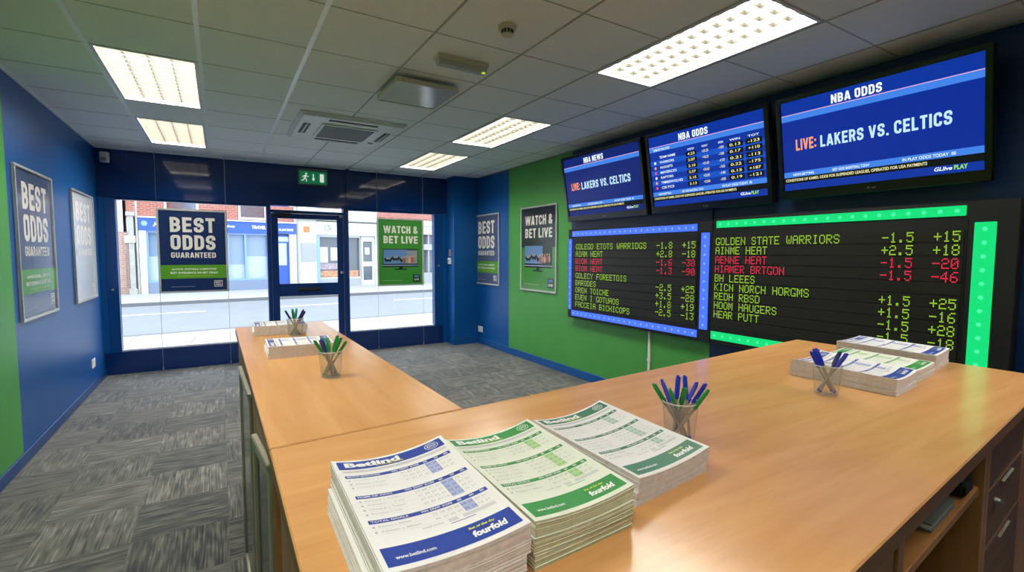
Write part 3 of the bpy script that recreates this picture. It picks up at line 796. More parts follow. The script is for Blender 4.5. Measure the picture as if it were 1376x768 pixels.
def poster(F, w, h, design, label, group, rail=0.022, depth=0.02, cables=None):
    t = thing('framed_poster', label, 'poster', F @ Vector((w / 2, 0, 0)), group=group)
    b = MB(F)
    for x0, y0, x1, y1 in ((0, 0, w, rail), (0, h - rail, w, h), (0, rail, rail, h - rail), (w - rail, rail, w, h - rail)):
        b.box(x0, y0, 0, x1, y1, depth, 'frame')
    b.build('frame', t, bevel=0.003)
    MB(F).box(rail * 0.5, rail * 0.5, 0.001, w - rail * 0.5, h - rail * 0.5, depth * 0.4, 'grey').build('backing_board', t)
    iw, ih = w - 2 * rail, h - 2 * rail
    G = F @ Matrix.Translation((rail, rail, depth * 0.4 + 0.0006))
    b = MB(G); poster_print(b, iw, ih, design, 0.0); b.build('printed_sheet', t)
    if cables:
        zt, zb, y = cables
        for x in (0.006, w - 0.006):
            p = F @ Vector((x, 0, depth / 2))
            b = MB(); b.cyl((p.x, p.y, zb), (p.x, p.y, zt), 0.0022, 0.0022, 6, 'silver')
            b.cyl((p.x, p.y, zb), (p.x, p.y, zb + 0.03), 0.007, 0.007, 10, 'silver'); b.cyl((p.x, p.y, zt - 0.03), (p.x, p.y, zt), 0.007, 0.007, 10, 'silver')
            b.build('hanging_cable', t, smooth=True)
    return t
FX, FZ = (1, 0, 0), (0, 0, 1)
poster(frame((-0.660, YF - 0.045, 0.990), FX, FZ), 0.755, 1.065, 'odds', 'navy best odds guaranteed poster hung on cables in the large left window', None, cables=(H, 0.02, 0))
poster(frame((2.086, YF - 0.045, 0.992), FX, FZ), 0.748, 1.060, 'watch', 'green watch and bet live poster hung on cables in the window right of the door', None, cables=(H, 0.02, 0))
LU = (0, 1, 0)
poster(frame((XL, 4.735, 0.995), LU, FZ), 0.90, 1.135, 'oddsgrey', 'slate blue best odds guaranteed poster on the left wall nearest the green paint', None)
poster(frame((XL, 6.285, 0.990), LU, FZ), 0.93, 1.140, 'pale', 'framed poster on the left wall next to the window, window glare painted into its pale print', None)
RU = (0, -1, 0)
poster(frame((XR, 7.330, 1.003), RU, FZ), 0.850, 1.133, 'oddsgrey', 'slate blue best odds guaranteed poster on the right wall beside the pier', None)
poster(frame((XR, 5.850, 0.990), RU, FZ), 0.860, 1.160, 'watchdark', 'dark and green watch and bet live poster on the green right wall', None)

# ------------------------------------------------------------------ number boards with dot lettering
FONT = {'A': '7E0909097E', 'B': '7F49494936', 'C': '3E41414122', 'D': '7F4141413E', 'E': '7F49494941', 'F': '7F09090901', 'G': '3E41415173',
        'H': '7F0808087F', 'I': '00417F4100', 'J': '2040413F01', 'K': '7F08142241', 'L': '7F40404040', 'M': '7F021C027F', 'N': '7F0408107F',
        'O': '3E4141413E', 'P': '7F09090906', 'R': '7F09192946', 'S': '2649494932', 'T': '01017F0101', 'U': '3F4040403F', 'V': '1F2040201F',
        'W': '3F4038403F', 'Y': '0304780403', '0': '3E5149453E', '1': '00427F4000', '2': '7249494946', '3': '2141494D33', '4': '1814127F10',
        '5': '2745454539', '6': '3C4A494931', '7': '4121110907', '8': '3649494936', '9': '464949291E', '+': '08083E0808', '-': '0808080808', '.': '0060600000'}
def dots(b, s, x, y, px, py, m, z):
    """5 by 7 dot letters, x, y = lower left corner"""
    for ch in s:
        if ch in FONT:
            for c in range(5):
                bits = int(FONT[ch][2 * c:2 * c + 2], 16)
                for r in range(7):
                    if bits >> r & 1:
                        cx, cy = x + c * px, y + (6 - r) * py
                        b.rect(cx, cy, cx + px * 0.76, cy + py * 0.78, m, z)
        x += 6 * px

def led_strip(F, x0, y0, x1, y1, m, mdot, parent, step):
    s = MB(F).box(x0, y0, 0, x1, y1, 0.012, m).build('light_strip', parent, bevel=0.002)
    across = x1 - x0 > y1 - y0
    n = max(2, int((x1 - x0 if across else y1 - y0) / step))
    first = None
    for k in range(n):
        q = (k + 0.5) / n
        px, py = (x0 + q * (x1 - x0), (y0 + y1) / 2) if across else ((x0 + x1) / 2, y0 + q * (y1 - y0))
        if first is None:
            first = MB(F).lathe([(0.0115, 0.012), (0.0105, 0.0135), (0.005, 0.0145)], (px, py, 0), 12, mdot).build('diode', s)
            p0 = F @ Vector((px, py, 0))
        else:
            o = first.copy(); COL.objects.link(o); o.parent = s; o.location = F @ Vector((px, py, 0)) - p0

def number_board(y0, z0, w, h, label, strips, panel, rows, cfg):
    F = frame((3.62, y0, z0), RU, FZ)
    t = thing('number_board', label, 'electronic scoreboard', F @ Vector((w / 2, 0, -0.08)))
    b = MB(F); b.box(0, 0, -0.08, w, h, 0.0, 'blackmatt'); b.build('housing', t, bevel=0.006)
    for x0, s0, x1, s1, col in strips:
        led_strip(F, x0, s0, x1, s1, 'strip' + col, 'strip' + col + 'dot', t, 0.075)
    px0, pz0, px1, pz1 = panel
    b = MB(F); b.box(px0, pz0, 0, px1, pz1, 0.004, 'ledgap')
    top, pitch = cfg['top'], cfg['pitch']
    n = 10
    for k in range(n):
        yc = top - pitch * k
        lo, hi = max(pz0 + 0.01, yc - pitch * 0.43), min(pz1 - 0.01, yc + pitch * 0.43)
        if hi - lo > 0.02:
            b.add([(px0 + 0.012, lo, 0.008), (px1 - 0.012, lo, 0.008), (px1 - 0.012, hi, 0.014), (px0 + 0.012, hi, 0.014),
                   (px0 + 0.012, lo, 0.003), (px1 - 0.012, lo, 0.003), (px1 - 0.012, hi, 0.003), (px0 + 0.012, hi, 0.003)],
                  [(0, 1, 2, 3), (2, 6, 7, 3), (0, 4, 5, 1), (1, 5, 6, 2), (0, 3, 7, 4)], 'ledface')
    b.build('display_panel', t)
    for k, (nm, odd, price, col) in enumerate(rows):
        b = MB(F); m = 'ledred' if col == 'r' else 'ledyel'
        yb = top - pitch * k - 3.5 * cfg['py']
        dots(b, nm, cfg['x0'], yb, cfg['px'], cfg['py'], m, 0.0150)
        b.build('team_name', t)
        yb = top + cfg.get('dt', 0) - cfg.get('npitch', pitch) * k - 3.5 * cfg['py']
        if odd:
            for nm_, s_, x_ in (('spread', odd, 'x1'), ('price', price, 'x2')):
                b = MB(F); dots(b, s_, cfg[x_], yb, cfg['npx'], cfg['py'], m, 0.0152); b.build(nm_, t)
    return t
by, bz = 4.662, 0.735
number_board(by, bz, 4.662 - 2.662, 1.795 - 0.735, 'left electronic odds board with blue light strips, nearer the posters',
    [(0.085, 0.985 - 0.012, 1.845, 1.035, 'blue'), (0.025, 0.10, 0.072, 0.945, 'blue'), (0.085, 0.030, 1.870, 0.095, 'blue'), (1.895, 0.11, 1.975, 0.955, 'blue')],
    (0.095, 0.115, 1.865, 0.955),
    [('GOLEGO ETOTS WARRIDGS', '-1.8', '+15', 'y'), ('AIAM HEAT', '+2.8', '-18', 'y'), ('BIOM HEAT', '-1.6', '-38', 'r'), ('BIOM HEAT', '-1.3', '-90', 'r'),
     ('GOLECY FOREETOIS', '', '', 'y'), ('BARODES', '-2.5', '+25', 'y'), ('OREN TOICHE', '+3.5', '-28', 'y'), ('EVEN I GOTUAOS', '+1.8', '+19', 'y'), ('FACCEIA BICHICOPS', '-2.5', '-13', 'y')],
    dict(top=0.852, pitch=0.0845, npitch=0.080, x0=0.165, px=0.0088, py=0.0092, x1=1.395, x2=1.700, npx=0.0083))
number_board(2.655, 0.735, 2.655 - 0.80, 1.81 - 0.735, 'right electronic odds board with green light strips, nearest the camera',
    [(0.035, 0.985 + 0.005, 1.635, 1.048, 'green'), (0.010, 0.040, 1.635, 0.108, 'green'), (1.675, 0.115, 1.765, 0.950, 'green')],
    (0.0, 0.125, 1.645, 0.965),
    [('GOLDEN STATE WARRIORS', '-1.5', '+15', 'y'), ('AINME HEAT', '+2.5', '+18', 'y'), ('AENNE HEAT', '-1.5', '-20', 'r'), ('HIAMER BRTGON', '-1.5', '-46', 'r'),
     ('BH LEEES', '', '', 'y'), ('KICN NORCH HORGMS', '+1.5', '+25', 'y'), ('REDH RBSD', '+1.5', '-16', 'y'), ('HOOM HAUGERS', '-1.5', '+28', 'y'), ('HEAR PUTT', '-1.5', '-18', 'y')],
    dict(top=0.876, pitch=0.0768, npitch=0.0785, x0=0.038, px=0.00765, py=0.0090, x1=1.240, x2=1.500, npx=0.0071))
# white cable cover below the boards
t = thing('cable_conduit', 'thin white cable cover running down the green wall under the left board', 'cable cover', (XR, 3.41, 0.1))
MB().box(XR - 0.016, 3.395, 0.10, XR, 3.425, 0.80, 'white').build('cover', t, bevel=0.003)
MB().box(XR - 0.019, 3.39, 0.42, XR, 3.43, 0.45, 'white').build('clip', t, bevel=0.003)

# ------------------------------------------------------------------ television screens
def tv_base(F, w, h, t, odd=False):
    b = MB(F); bz_ = 0.034
    b.box(0, 0, -0.05, w, h, 0.0, 'blackmatt'); b.build('cabinet', t, bevel=0.005)
    b = MB(F)
    b.box(0, 0, 0, w, bz_ * 1.9, 0.014, 'black').box(0, h - bz_, 0, w, h, 0.014, 'black')
    b.box(0, bz_ * 1.9, 0, bz_, h - bz_, 0.014, 'black').box(w - bz_, bz_ * 1.9, 0, w, h - bz_, 0.014, 'black')
    b.build('bezel', t, bevel=0.004)
    b = MB(F); b.text('O', w * 0.49, bz_ * 0.75, None, 0.012, 'grey', 0.0146); b.rect(w * 0.51, bz_ * 0.8, w * 0.53, bz_ * 0.9, 'grey', 0.0146)
    b.build('power_mark', t)
    # wall bracket
    c = F @ Vector((w / 2, h / 2, -0.05))
    b = MB(); b.box(XR - 0.03, c.y - 0.25, c.z - 0.18, XR - (0.013 if c.y > 2.72 else 0.001), c.y + 0.25, c.z + 0.18, 'blackmatt')
    b.box(c.x + 0.0, c.y - 0.20, c.z + 0.05, XR - 0.02, c.y - 0.16, c.z + 0.10, 'blackmatt').box(c.x, c.y + 0.16, c.z + 0.05, XR - 0.02, c.y + 0.20, c.z + 0.10, 'blackmatt')
    b.build('wall_bracket', t)
    return bz_, bz_ * 1.9, w - bz_, h - bz_

def tv_screen(F, x0, y0, x1, y1, kind, t, deep, title, line):
    w, h = x1 - x0, y1 - y0
    G = F @ Matrix.Translation((x0, y0, 0.003))
    b = MB(G); b.box(0, 0, -0.002, w, h, 0, 'sdeep' if deep else 'sblue')
    V = lambda v: h * (1 - v)
    R = lambda u0, v0, u1, v1, m, z=0.0006: b.rect(u0 * w, V(v1), u1 * w, V(v0), m, z)
    T = lambda s, u, v, wd, ht, m, bold=0.02, **k: b.text(s, u * w, V(v), wd * w if wd else None, ht * h, m, 0.0014, bold=bold, **k)
    R(0, 0.143, 1, 0.150, 'spink'); R(0, 0.150, 1, 0.215, 'sband')
    CAPS = lambda s_, u, v, wd, ht, m: b.caps(s_, u * w, V(v), wd * w, ht * h, m, 0.0014, 0.185, 0.12)
    CAPS(title, 0.305, 0.128, 0.265, 0.092, 'swhite')
    if kind == 'line':
        R(0, 0.215, 1, 0.79, 'sdeep' if deep else 'sbody')
        CAPS('LIVE:', 0.085, 0.555, 0.125, 0.125, 'sorange')
        CAPS(line, 0.235, 0.560, 0.64, 0.125, 'scyan')
    else:
        T('TEAMS BETTING ODDS', 0.04, 0.205, 0.17, 0.032, 'swhite', 0.01)
        cols = [(0.36, 0.10), (0.49, 0.09), (0.63, 0.08), (0.72, 0.12), (0.86, 0.12)]
        for (u, wd), s in zip(cols, ('ODD', 'POINT', 'SPREAD', 'WIN', 'TOT')):
            T(s, u + 0.02, 0.285, wd - 0.04, 0.026, 'swhite', 0.01)
        names = ('TEAM NAME', 'WARRIORS', 'NUGGETS', 'MAVERICKS', 'RAPTORS', 'TIMBERWOLVES', 'CELTICS')
        vals = (('4.23', '+25.23', '-100', '0.13', '-123'), ('2.07', '+18.25', '-105', '0.17', '+110'), ('2.10', '+21.65', '-110', '0.21', '-113'),
                ('2.57', '+24.62', '-165', '0.22', '-175'), ('3.15', '+22.82', '-140', '0.15', '+187'), ('3.13', '+23.80', '-105', '0.19', '-121'))
        for k in range(7):
            v = 0.265 + 0.072 * k
            if k % 2 == 1: R(0, v, 1, v + 0.072, 'srow', 0.0006)
            T(names[k], 0.10, v + 0.052, 0.018 * len(names[k]), 0.034, 'swhite', 0.01)
            if k: b.disc(0.05 * w, V(v + 0.036), 0.011 * w, ('sred', 'swhite', 'sorange')[k % 3], 0.0012)
        for k in range(6):
            v = 0.295 + 0.080 * k
            for c, (u, wd) in enumerate(cols):
                if c in (0, 3, 4): R(u, v + 0.008, u + wd, v + 0.070, 'sblack', 0.0010)
                b.text(vals[k][c], (u + 0.018) * w, V(v + 0.056), (wd - 0.036) * w, 0.034 * h, 'syellow', 0.0018, bold=0.01)
    R(0, 0.79, 1, 0.852, 'sband'); R(0, 0.852, 1, 0.922, 'sblack')
    T('NEWS BETTING', 0.06, 0.838, 0.13, 0.028, 'swhite', 0.01); T('BEST ODDS BASKETBALL TODAY', 0.30, 0.838, 0.20, 0.028, 'swhite', 0.01); T('IN PLAY ODDS TODAY  00', 0.66, 0.838, 0.23, 0.030, 'swhite', 0.01)
    T('CONDITIONS OF GAMES, ODDS FOR SUSPENDED LEAGUES, OPERATED FOR USA PAYMENTS', 0.01, 0.905, 0.76, 0.036, 'syellow', 0.02)
    T('GLlive', 0.80, 0.970, 0.075, 0.036, 'swhite', 0.02, shear=0.2); T('PLAY', 0.882, 0.972, 0.055, 0.042, 'slime', 0.03)
    return b.build('screen', t)

def television(ya, yb, z0, h, label, kind, deep, title, line):
    w = ya - yb
    tilt = 0.165
    up = (-math.sin(tilt), 0, math.cos(tilt))
    F = frame((3.595, ya, z0), RU, up)
    t = thing('television', label, 'television', F @ Vector((w / 2, 0, 0)))
    x0, y0, x1, y1 = tv_base(F, w, h, t)
    tv_screen(F, x0, y0, x1, y1, kind, t, deep, title, line)
    return t
television(4.625, 3.372, 1.885, 0.745, 'leftmost wall screen tilted down, showing a line about a live match', 'line', True, 'NBA NEWS', 'LAKERS VS. CELTICS')
television(3.315, 2.125, 1.890, 0.735, 'middle wall screen tilted down, showing a table of odds', 'table', False, 'NBA ODDS', '')
television(2.065, 0.912, 1.905, 0.715, 'largest wall screen at right, tilted down, announcing a live match in white letters', 'line', False, 'NBA ODDS', 'LAKERS VS. CELTICS')

# ------------------------------------------------------------------ counters
ZC, TH = 1.05, 0.038
def slope(x): return 0.083 * x          # the near counter stands slightly askew to the room
FRONT = lambda x: 0.248 + slope(x)      # its staff edge
BACK = lambda x: 1.2065 + 0.072 * x
def worktop(name, poly, grain, label, z=ZC):
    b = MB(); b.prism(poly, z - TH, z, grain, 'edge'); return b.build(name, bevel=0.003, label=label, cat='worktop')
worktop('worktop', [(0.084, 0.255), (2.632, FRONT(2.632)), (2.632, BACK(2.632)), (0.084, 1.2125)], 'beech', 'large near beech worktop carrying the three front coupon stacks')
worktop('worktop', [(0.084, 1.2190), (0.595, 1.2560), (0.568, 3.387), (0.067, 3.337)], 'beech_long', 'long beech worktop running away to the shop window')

zb = ZC - TH
def slab(b, x0, x1, f0, f1, z0, z1, m):
    """upright or flat board that follows the skew of the near counter; f = depth from the staff edge"""
    poly = [(x0, FRONT(x0) + f0), (x1, FRONT(x1) + f0), (x1, FRONT(x1) + f1), (x0, FRONT(x0) + f1)]
    return b.prism(poly, z0, z1, m)

# long cabinet under the far worktop, with two glazed doors on its left side
t = thing('counter_cabinet', 'long wooden cabinet under the far worktop with glazed side doors', 'cabinet', (0.3, 2.3, 0))
b = MB(); b.prism([(0.092, 1.236), (0.575, 1.272), (0.550, 3.365), (0.080, 3.318)], 0.0, zb, 'oakv'); b.build('body', t, bevel=0.003)
def side_door(ya, yb, xa, xb, z0, z1):
    u = Vector((xb - xa, yb - ya, 0)); L = u.length
    Fd = frame((xb, yb, z0), (-u.x, -u.y, 0), FZ)          # seen from the left aisle
    hh = z1 - z0; r = 0.028
    b = MB(Fd)
    b.box(0, 0, -0.012, r, hh, 0, 'doorrail').box(L - r, 0, -0.012, L, hh, 0, 'doorrail').box(r, 0, -0.012, L - r, r, 0, 'doorrail').box(r, hh - r, -0.012, L - r, hh, 0, 'doorrail')
    d = b.build('door', t, bevel=0.003)
    MB(Fd).box(r, r, -0.012, L - r, hh - r, -0.006, 'cabglass').build('pane', d)
    MB(Fd).box(0, hh + 0.0005, -0.013, L, hh + 0.012, 0.004, 'doorrail').build('handle_rail', d, bevel=0.003)
side_door(1.255, 1.50, 0.084, 0.062, 0.06, 0.985)
side_door(2.02, 2.55, 0.076, 0.060, 0.06, 0.965)

# near counter: closed cabinet at the aisle end, open shelf bay, drawers, end cabinet
t = thing('counter_cabinet', 'wooden cabinet closing the aisle end of the near counter', 'cabinet', (0.5, 0.7, 0))
b = MB(); slab(b, 0.100, 1.035, 0.045, 0.92, 0.08, zb, 'oakv'); b.build('body', t, bevel=0.002)
b = MB(); slab(b, 0.12, 1.02, 0.08, 0.90, 0.0, 0.08, 'dark'); b.build('plinth', t)
for xa, xb in ((0.11, 0.565), (0.575, 1.03)):
    b = MB(); slab(b, xa, xb, 0.026, 0.044, 0.085, zb - 0.004, 'oakv'); dd = b.build('door', t, bevel=0.002)
    xh = xb - 0.04 if xa < 0.3 else xa + 0.04
    b = MB(); slab(b, xh - 0.006, xh + 0.006, 0.008, 0.026, 0.80, 0.94, 'silver'); b.build('handle', dd, bevel=0.002)
t = thing('shelf_unit', 'open shelf bay under the near worktop, left of the dark drawers', 'shelf unit', (1.4, 0.8, 0))
for xa, xb in ((1.040, 1.075), (1.715, 1.745)):
    b = MB(); slab(b, xa, xb, 0.022, 0.90, 0.0, zb, 'oakv'); b.build('side_panel', t, bevel=0.002)
for za in (0.885, 0.50, 0.08):
    b = MB(); slab(b, 1.076, 1.714, 0.030, 0.52, za - 0.022, za, 'oak'); b.build('shelf', t, bevel=0.002)
b = MB(); slab(b, 1.076, 1.714, 0.52, 0.535, 0.0, zb, 'oakv'); b.build('back_panel', t)
t = thing('drawer_unit', 'dark brown drawer pedestal at the right under the near worktop', 'drawer unit', (1.98, 0.8, 0))
b = MB(); slab(b, 1.750, 1.785, 0.022, 0.75, 0.0, zb, 'oakv'); b.build('side_panel', t, bevel=0.002)
b = MB(); slab(b, 1.787, 2.28, 0.045, 0.75, 0.0, zb, 'drawer'); b.build('body', t, bevel=0.002)
for z0, z1 in ((0.860, 1.000), (0.690, 0.850), (0.36, 0.68), (0.06, 0.35)):
    b = MB(); slab(b, 1.792, 2.275, 0.024, 0.044, z0, z1, 'drawer'); dr = b.build('drawer', t, bevel=0.003)
    b = MB(); slab(b, 1.95, 2.10, 0.016, 0.024, z1 - 0.014, z1 - 0.010, 'doorrail'); b.build('handle', dr, bevel=0.002)
    if z0 == 0.690:
        x = 1.885; y = FRONT(x) + 0.024
        b = MB(); b.cyl((x, y, 0.80), (x, y - 0.012, 0.80), 0.008, 0.007, 14, 'silver'); b.box(x - 0.0015, y - 0.018, 0.793, x + 0.0015, y - 0.012, 0.807, 'silver'); b.build('lock', dr, smooth=True)
t = thing('counter_cabinet', 'brown cabinet at the wall end of the near counter', 'cabinet', (2.45, 0.9, 0))
b = MB(); slab(b, 2.29, 2.60, 0.045, 0.90, 0.0, zb, 'oakv'); b.build('body', t, bevel=0.002)
b = MB(); slab(b, 2.295, 2.595, 0.026, 0.044, 0.05, zb - 0.004, 'oakv'); b.build('door', t, bevel=0.002)

# things lying on the shelf
def skewbox(name, x0, x1, f0, f1, z0, z1, m, **p):
    b = MB(); slab(b, x0, x1, f0, f1, z0, z1, m); return b.build(name, bevel=0.004, **p)
t = thing('card_reader', 'black card machine on the shelf in front of the drawers', 'card reader', (1.62, 0.45, 0.885))
b = MB(); slab(b, 1.585, 1.675, 0.035, 0.20, 0.885, 0.925, 'blackmatt'); b.build('body', t, bevel=0.008, segs=2)
b = MB(); slab(b, 1.595, 1.665, 0.12, 0.19, 0.925, 0.9275, 'black'); b.build('screen', t)
b = MB()
for i in range(3):
    for j in range(4): slab(b, 1.598 + 0.024 * i, 1.614 + 0.024 * i, 0.045 + 0.018 * j, 0.057 + 0.018 * j, 0.925, 0.928, 'grey')
b.build('keypad', t)
t = thing('document_folder', 'grey folder of papers lying on the open shelf', 'folder', (1.42, 0.45, 0.885))
b = MB(); slab(b, 1.33, 1.52, 0.040, 0.30, 0.887, 0.890, 'greyframe').add([], [], 'greyframe'); slab(b, 1.33, 1.52, 0.040, 0.30, 0.902, 0.905, 'greyframe'); b.build('cover', t)
b = MB(); slab(b, 1.335, 1.515, 0.045, 0.295, 0.890, 0.902, 'paperedge'); b.build('papers', t)
skewbox('paper_pad', 1.225, 1.285, 0.07, 0.20, 0.885, 0.893, 'noticegrey', label='small grey paper pad at the left end of the open shelf', cat='paper pad')

# ------------------------------------------------------------------ coupon stacks
def bilerp(c, u, v):
    (ax, ay), (bx, by_), (cx, cy), (dx, dy) = c      # head left, head right, foot right, foot left
    return ((1 - v) * ((1 - u) * ax + u * bx) + v * ((1 - u) * dx + u * cx),
            (1 - v) * ((1 - u) * ay + u * by_) + v * ((1 - u) * dy + u * cy))

def curl(u, v, k):
    return k * ((2 * u - 1) ** 2 * (0.55 + 0.45 * (1 - v)) + 0.35 * (1 - v) ** 2 * u)

def bundle_mesh(b, c, z0, t, k0, k1, leaves, paper, edge, rng):
    NU, NV = 10, 8
    for L in range(leaves):
        f0, f1 = L / leaves, (L + 1) / leaves
        jx, jy = rng.uniform(-0.0009, 0.0009), rng.uniform(-0.0009, 0.0009)
        sh = rng.uniform(0.0, 0.003)
        top = []; bot = []
        for j in range(NV + 1):
            for i in range(NU + 1):
                u, v = i / NU, j / NV
                uu = 0.5 + (u - 0.5) * (1 - sh); vv = 0.5 + (v - 0.5) * (1 - sh)
                x, y = bilerp(c, uu, vv)
                za = z0 + t * f0 + curl(u, v, k0 + (k1 - k0) * f0); zb_ = z0 + t * (f1 - 0.03 / leaves) + curl(u, v, k0 + (k1 - k0) * f1)
                bot.append((x + jx, y + jy, za)); top.append((x + jx, y + jy, zb_))
        n = len(top); W = NU + 1
        vs = bot + top
        b.add(vs, [(n + j * W + i, n + (j + 1) * W + i, n + (j + 1) * W + i + 1, n + j * W + i + 1) for j in range(NV) for i in range(NU)], paper)
        rim = [i for i in range(W)] + [j * W + NU for j in range(1, NV + 1)] + [NV * W + i for i in range(NU - 1, -1, -1)] + [j * W for j in range(NV - 1, 0, -1)]
        b.add(vs, [(rim[q], n + rim[q], n + rim[(q + 1) % len(rim)], rim[(q + 1) % len(rim)]) for q in range(len(rim))], edge)
        b.add(vs, [(j * W + i, j * W + i + 1, (j + 1) * W + i + 1, (j + 1) * W + i) for j in range(NV) for i in range(NU)], edge)

def coupon_print(b, c, z, bend, main, tint, paper):
    asp = 0.66
    def fn(p):
        u, v, dz = p
        x, y = bilerp(c, u, v)
        return (x, y, z + curl(u, v, bend) + dz)
    def R(u0, v0, u1, v1, m, dz):
        nu = max(1, int((u1 - u0) * 14)); nv = max(1, int((v1 - v0) * 12))
        vs = [(u0 + (u1 - u0) * i / nu, v0 + (v1 - v0) * j / nv, dz) for j in range(nv + 1) for i in range(nu + 1)]
        b.add(vs, [(j * (nu + 1) + i, (j + 1) * (nu + 1) + i, (j + 1) * (nu + 1) + i + 1, j * (nu + 1) + i + 1) for j in range(nv) for i in range(nu)], m, fn)
    def T(s, u, v, w, h, m, dz, bold=0.02, shear=0.0):
        vs, fs, a = text_mesh(s, bold, shear)
        b.add([(u + x * w, v - y * h, dz) for x, y in vs], [tuple(f) for f in fs], m, fn)
    R(0, 0, 1, 1, paper, 0.0)
    d1, d2 = 0.0004, 0.0008
    R(0.035, 0.022, 0.965, 0.118, main, d1)
    T('Betlind', 0.09, 0.096, 0.47, 0.058, 'pwhite', d2, 0.045)
    T('Coupons', 0.34, 0.112, 0.24, 0.022, 'pyellow', d2, 0.03, 0.2)
    n = 18
    for r0, r1 in ((0.030, 0.036), (0.050, 0.056)):
        vs = []
        for i in range(n):
            a = 2 * PI * i / n
            vs += [(0.86 + r0 * math.cos(a) * 1.15, 0.070 + r0 * math.sin(a) * asp, d2), (0.86 + r1 * math.cos(a) * 1.15, 0.070 + r1 * math.sin(a) * asp, d2)]
        b.add(vs, [(2 * i, (2 * i + 2) % (2 * n), (2 * i + 3) % (2 * n), 2 * i + 1) for i in range(n)], 'pwhite', fn)
    T('GOO', 0.835, 0.078, 0.05, 0.018, 'pwhite', d2, 0.03)
    R(0.05, 0.135, 0.95, 0.160, 'plgrey', d1)
    T('please mark your selections clearly in the boxes below', 0.07, 0.156, 0.6, 0.015, 'pgrey', d2, 0.0)
    blocks = ((0.195, 3, 'MATCH SELECTIONS'), (0.415, 4, 'HOME OR AWAY'), (0.640, 2, 'TOTAL GOALS'))
    rng = random.Random(5)
    for v, n, s in blocks:
        R(0.05, v, 0.95, v + 0.030, main, d1)
        T(s, 0.065, v + 0.023, 0.26, 0.015, 'pwhite', d2, 0.02)
        T('WIN  DRAW  SCORE', 0.42, v + 0.023, 0.24, 0.015, 'pwhite', d2, 0.02)
        for q in (0.70, 0.80, 0.89): T('00', q, v + 0.023, 0.035, 0.015, 'pwhite', d2, 0.02)
        hgt = 0.040
        R(0.70, v + 0.036, 0.80, v + 0.036 + hgt * n, tint, d1)
        for k in range(n):
            y = v + 0.045 + hgt * k
            T(rng.choice(('Rangers', 'United', 'Rovers', 'Athletic', 'County', 'Wanderers')) + ' v ' + rng.choice(('City', 'Albion', 'Town', 'Villa')), 0.10, y + 0.020, 0.22 + 0.08 * rng.random(), 0.015, 'pgrey', d2, 0.0)
            R(0.06, y + 0.006, 0.075, y + 0.018, 'pgrey', d1)
            for q in range(8):
                T('%d/%d' % (rng.randint(1, 9), rng.randint(1, 9)), 0.48 + 0.056 * q, y + 0.020, 0.036, 0.015, 'pgrey' if not 4 <= q <= 5 else main, d2, 0.0)
            R(0.06, y + 0.030, 0.94, y + 0.0315, 'plgrey', d1)
    R(0.55, 0.765, 0.62, 0.790, 'plgrey', d1); R(0.66, 0.765, 0.92, 0.790, 'plgrey', d1); R(0.55, 0.800, 0.74, 0.804, main, d1)
    T('total stake', 0.36, 0.785, 0.15, 0.015, 'pgrey', d2, 0.0)
    R(0.035, 0.850, 0.965, 0.972, main, d1)
    T('www.betlind.com', 0.10, 0.935, 0.26, 0.022, 'pwhite', d2, 0.02)
    T('fourfold', 0.62, 0.945, 0.26, 0.042, 'pwhite', d2, 0.045, 0.15)
    T('Bet of the day', 0.62, 0.893, 0.20, 0.020, 'pyellow', d2, 0.03, 0.15)

def stack(c, total, n, main, tint, where, group, paper='paper', edge='paperedge', k=0.007, seed=1):
    rng = random.Random(seed)
    z = ZC
    cx = sum(p[0] for p in c) / 4; cy = sum(p[1] for p in c) / 4
    for q in range(n):
        th = total / n
        topmost = q == n - 1
        dx, dy, rt = (0, 0, 0) if topmost else (rng.uniform(-0.009, 0.001), rng.uniform(-0.004, 0.002), rng.uniform(-0.018, 0.018))
        cc = []
        for x, y in c:
            a, e = x - cx, y - cy
            cc.append((cx + dx + a * math.cos(rt) - e * math.sin(rt), cy + dy + a * math.sin(rt) + e * math.cos(rt)))
        pos = 'only' if n == 1 else ('topmost' if topmost else ('bottom' if q == 0 else 'middle'))
        k0, k1 = k * q / n, k * (q + 1) / n
        t = thing('coupon_bundle', '%s bundle of %s' % (pos, where), 'bundle of coupons', (cx + dx, cy + dy, z), group=group)
        leaves = max(5, int(th / 0.0018))
        b = MB(); bundle_mesh(b, cc, z, th - 0.0006, k0, k1, leaves, paper, edge, rng); b.build('sheets', t)
        if topmost:
            b = MB(); coupon_print(b, cc, z + th - 0.0006 + 0.0002, k1, main, tint, paper); b.build('printed_sheet', t)
        z += th
NG, RG, WG = 'coupon bundles at the front of the near counter', 'coupon bundles at the wall end of the near counter', 'coupon bundles on the far worktop'
stack([(.152, .851), (.357, .856), (.351, .527), (.149, .522)], .080, 2, 'pblue', 'pltblue', 'blue-headed coupons in the front left stack', NG, seed=3, k=0.014)
stack([(.374, .878), (.577, .884), (.573, .555), (.371, .546)], .065, 3, 'pgreen', 'pltgreen', 'light green coupons in the front middle stack', NG, paper='papergreen', edge='papergreenedge', seed=11, k=0.014)
stack([(.622, .930), (.853, .956), (.859, .624), (.628, .596)], .045, 2, 'pteal', 'pltteal', 'dark green headed white coupons in the front right stack', NG, seed=21, k=0.014)
stack([(1.836, .993), (2.077, 1.006), (2.063, .683), (1.838, .659)], .046, 3, 'pblue', 'pltblue', 'blue-headed coupons behind the pen cup at the wall end', RG, seed=31, k=0.014)
stack([(2.092, 1.020), (2.320, 1.030), (2.318, .716), (2.085, .692)], .042, 2, 'pgreen', 'pltgreen', 'green-headed coupons between the two blue stacks', RG, paper='papergreen', edge='paperedge', seed=41, k=0.005)
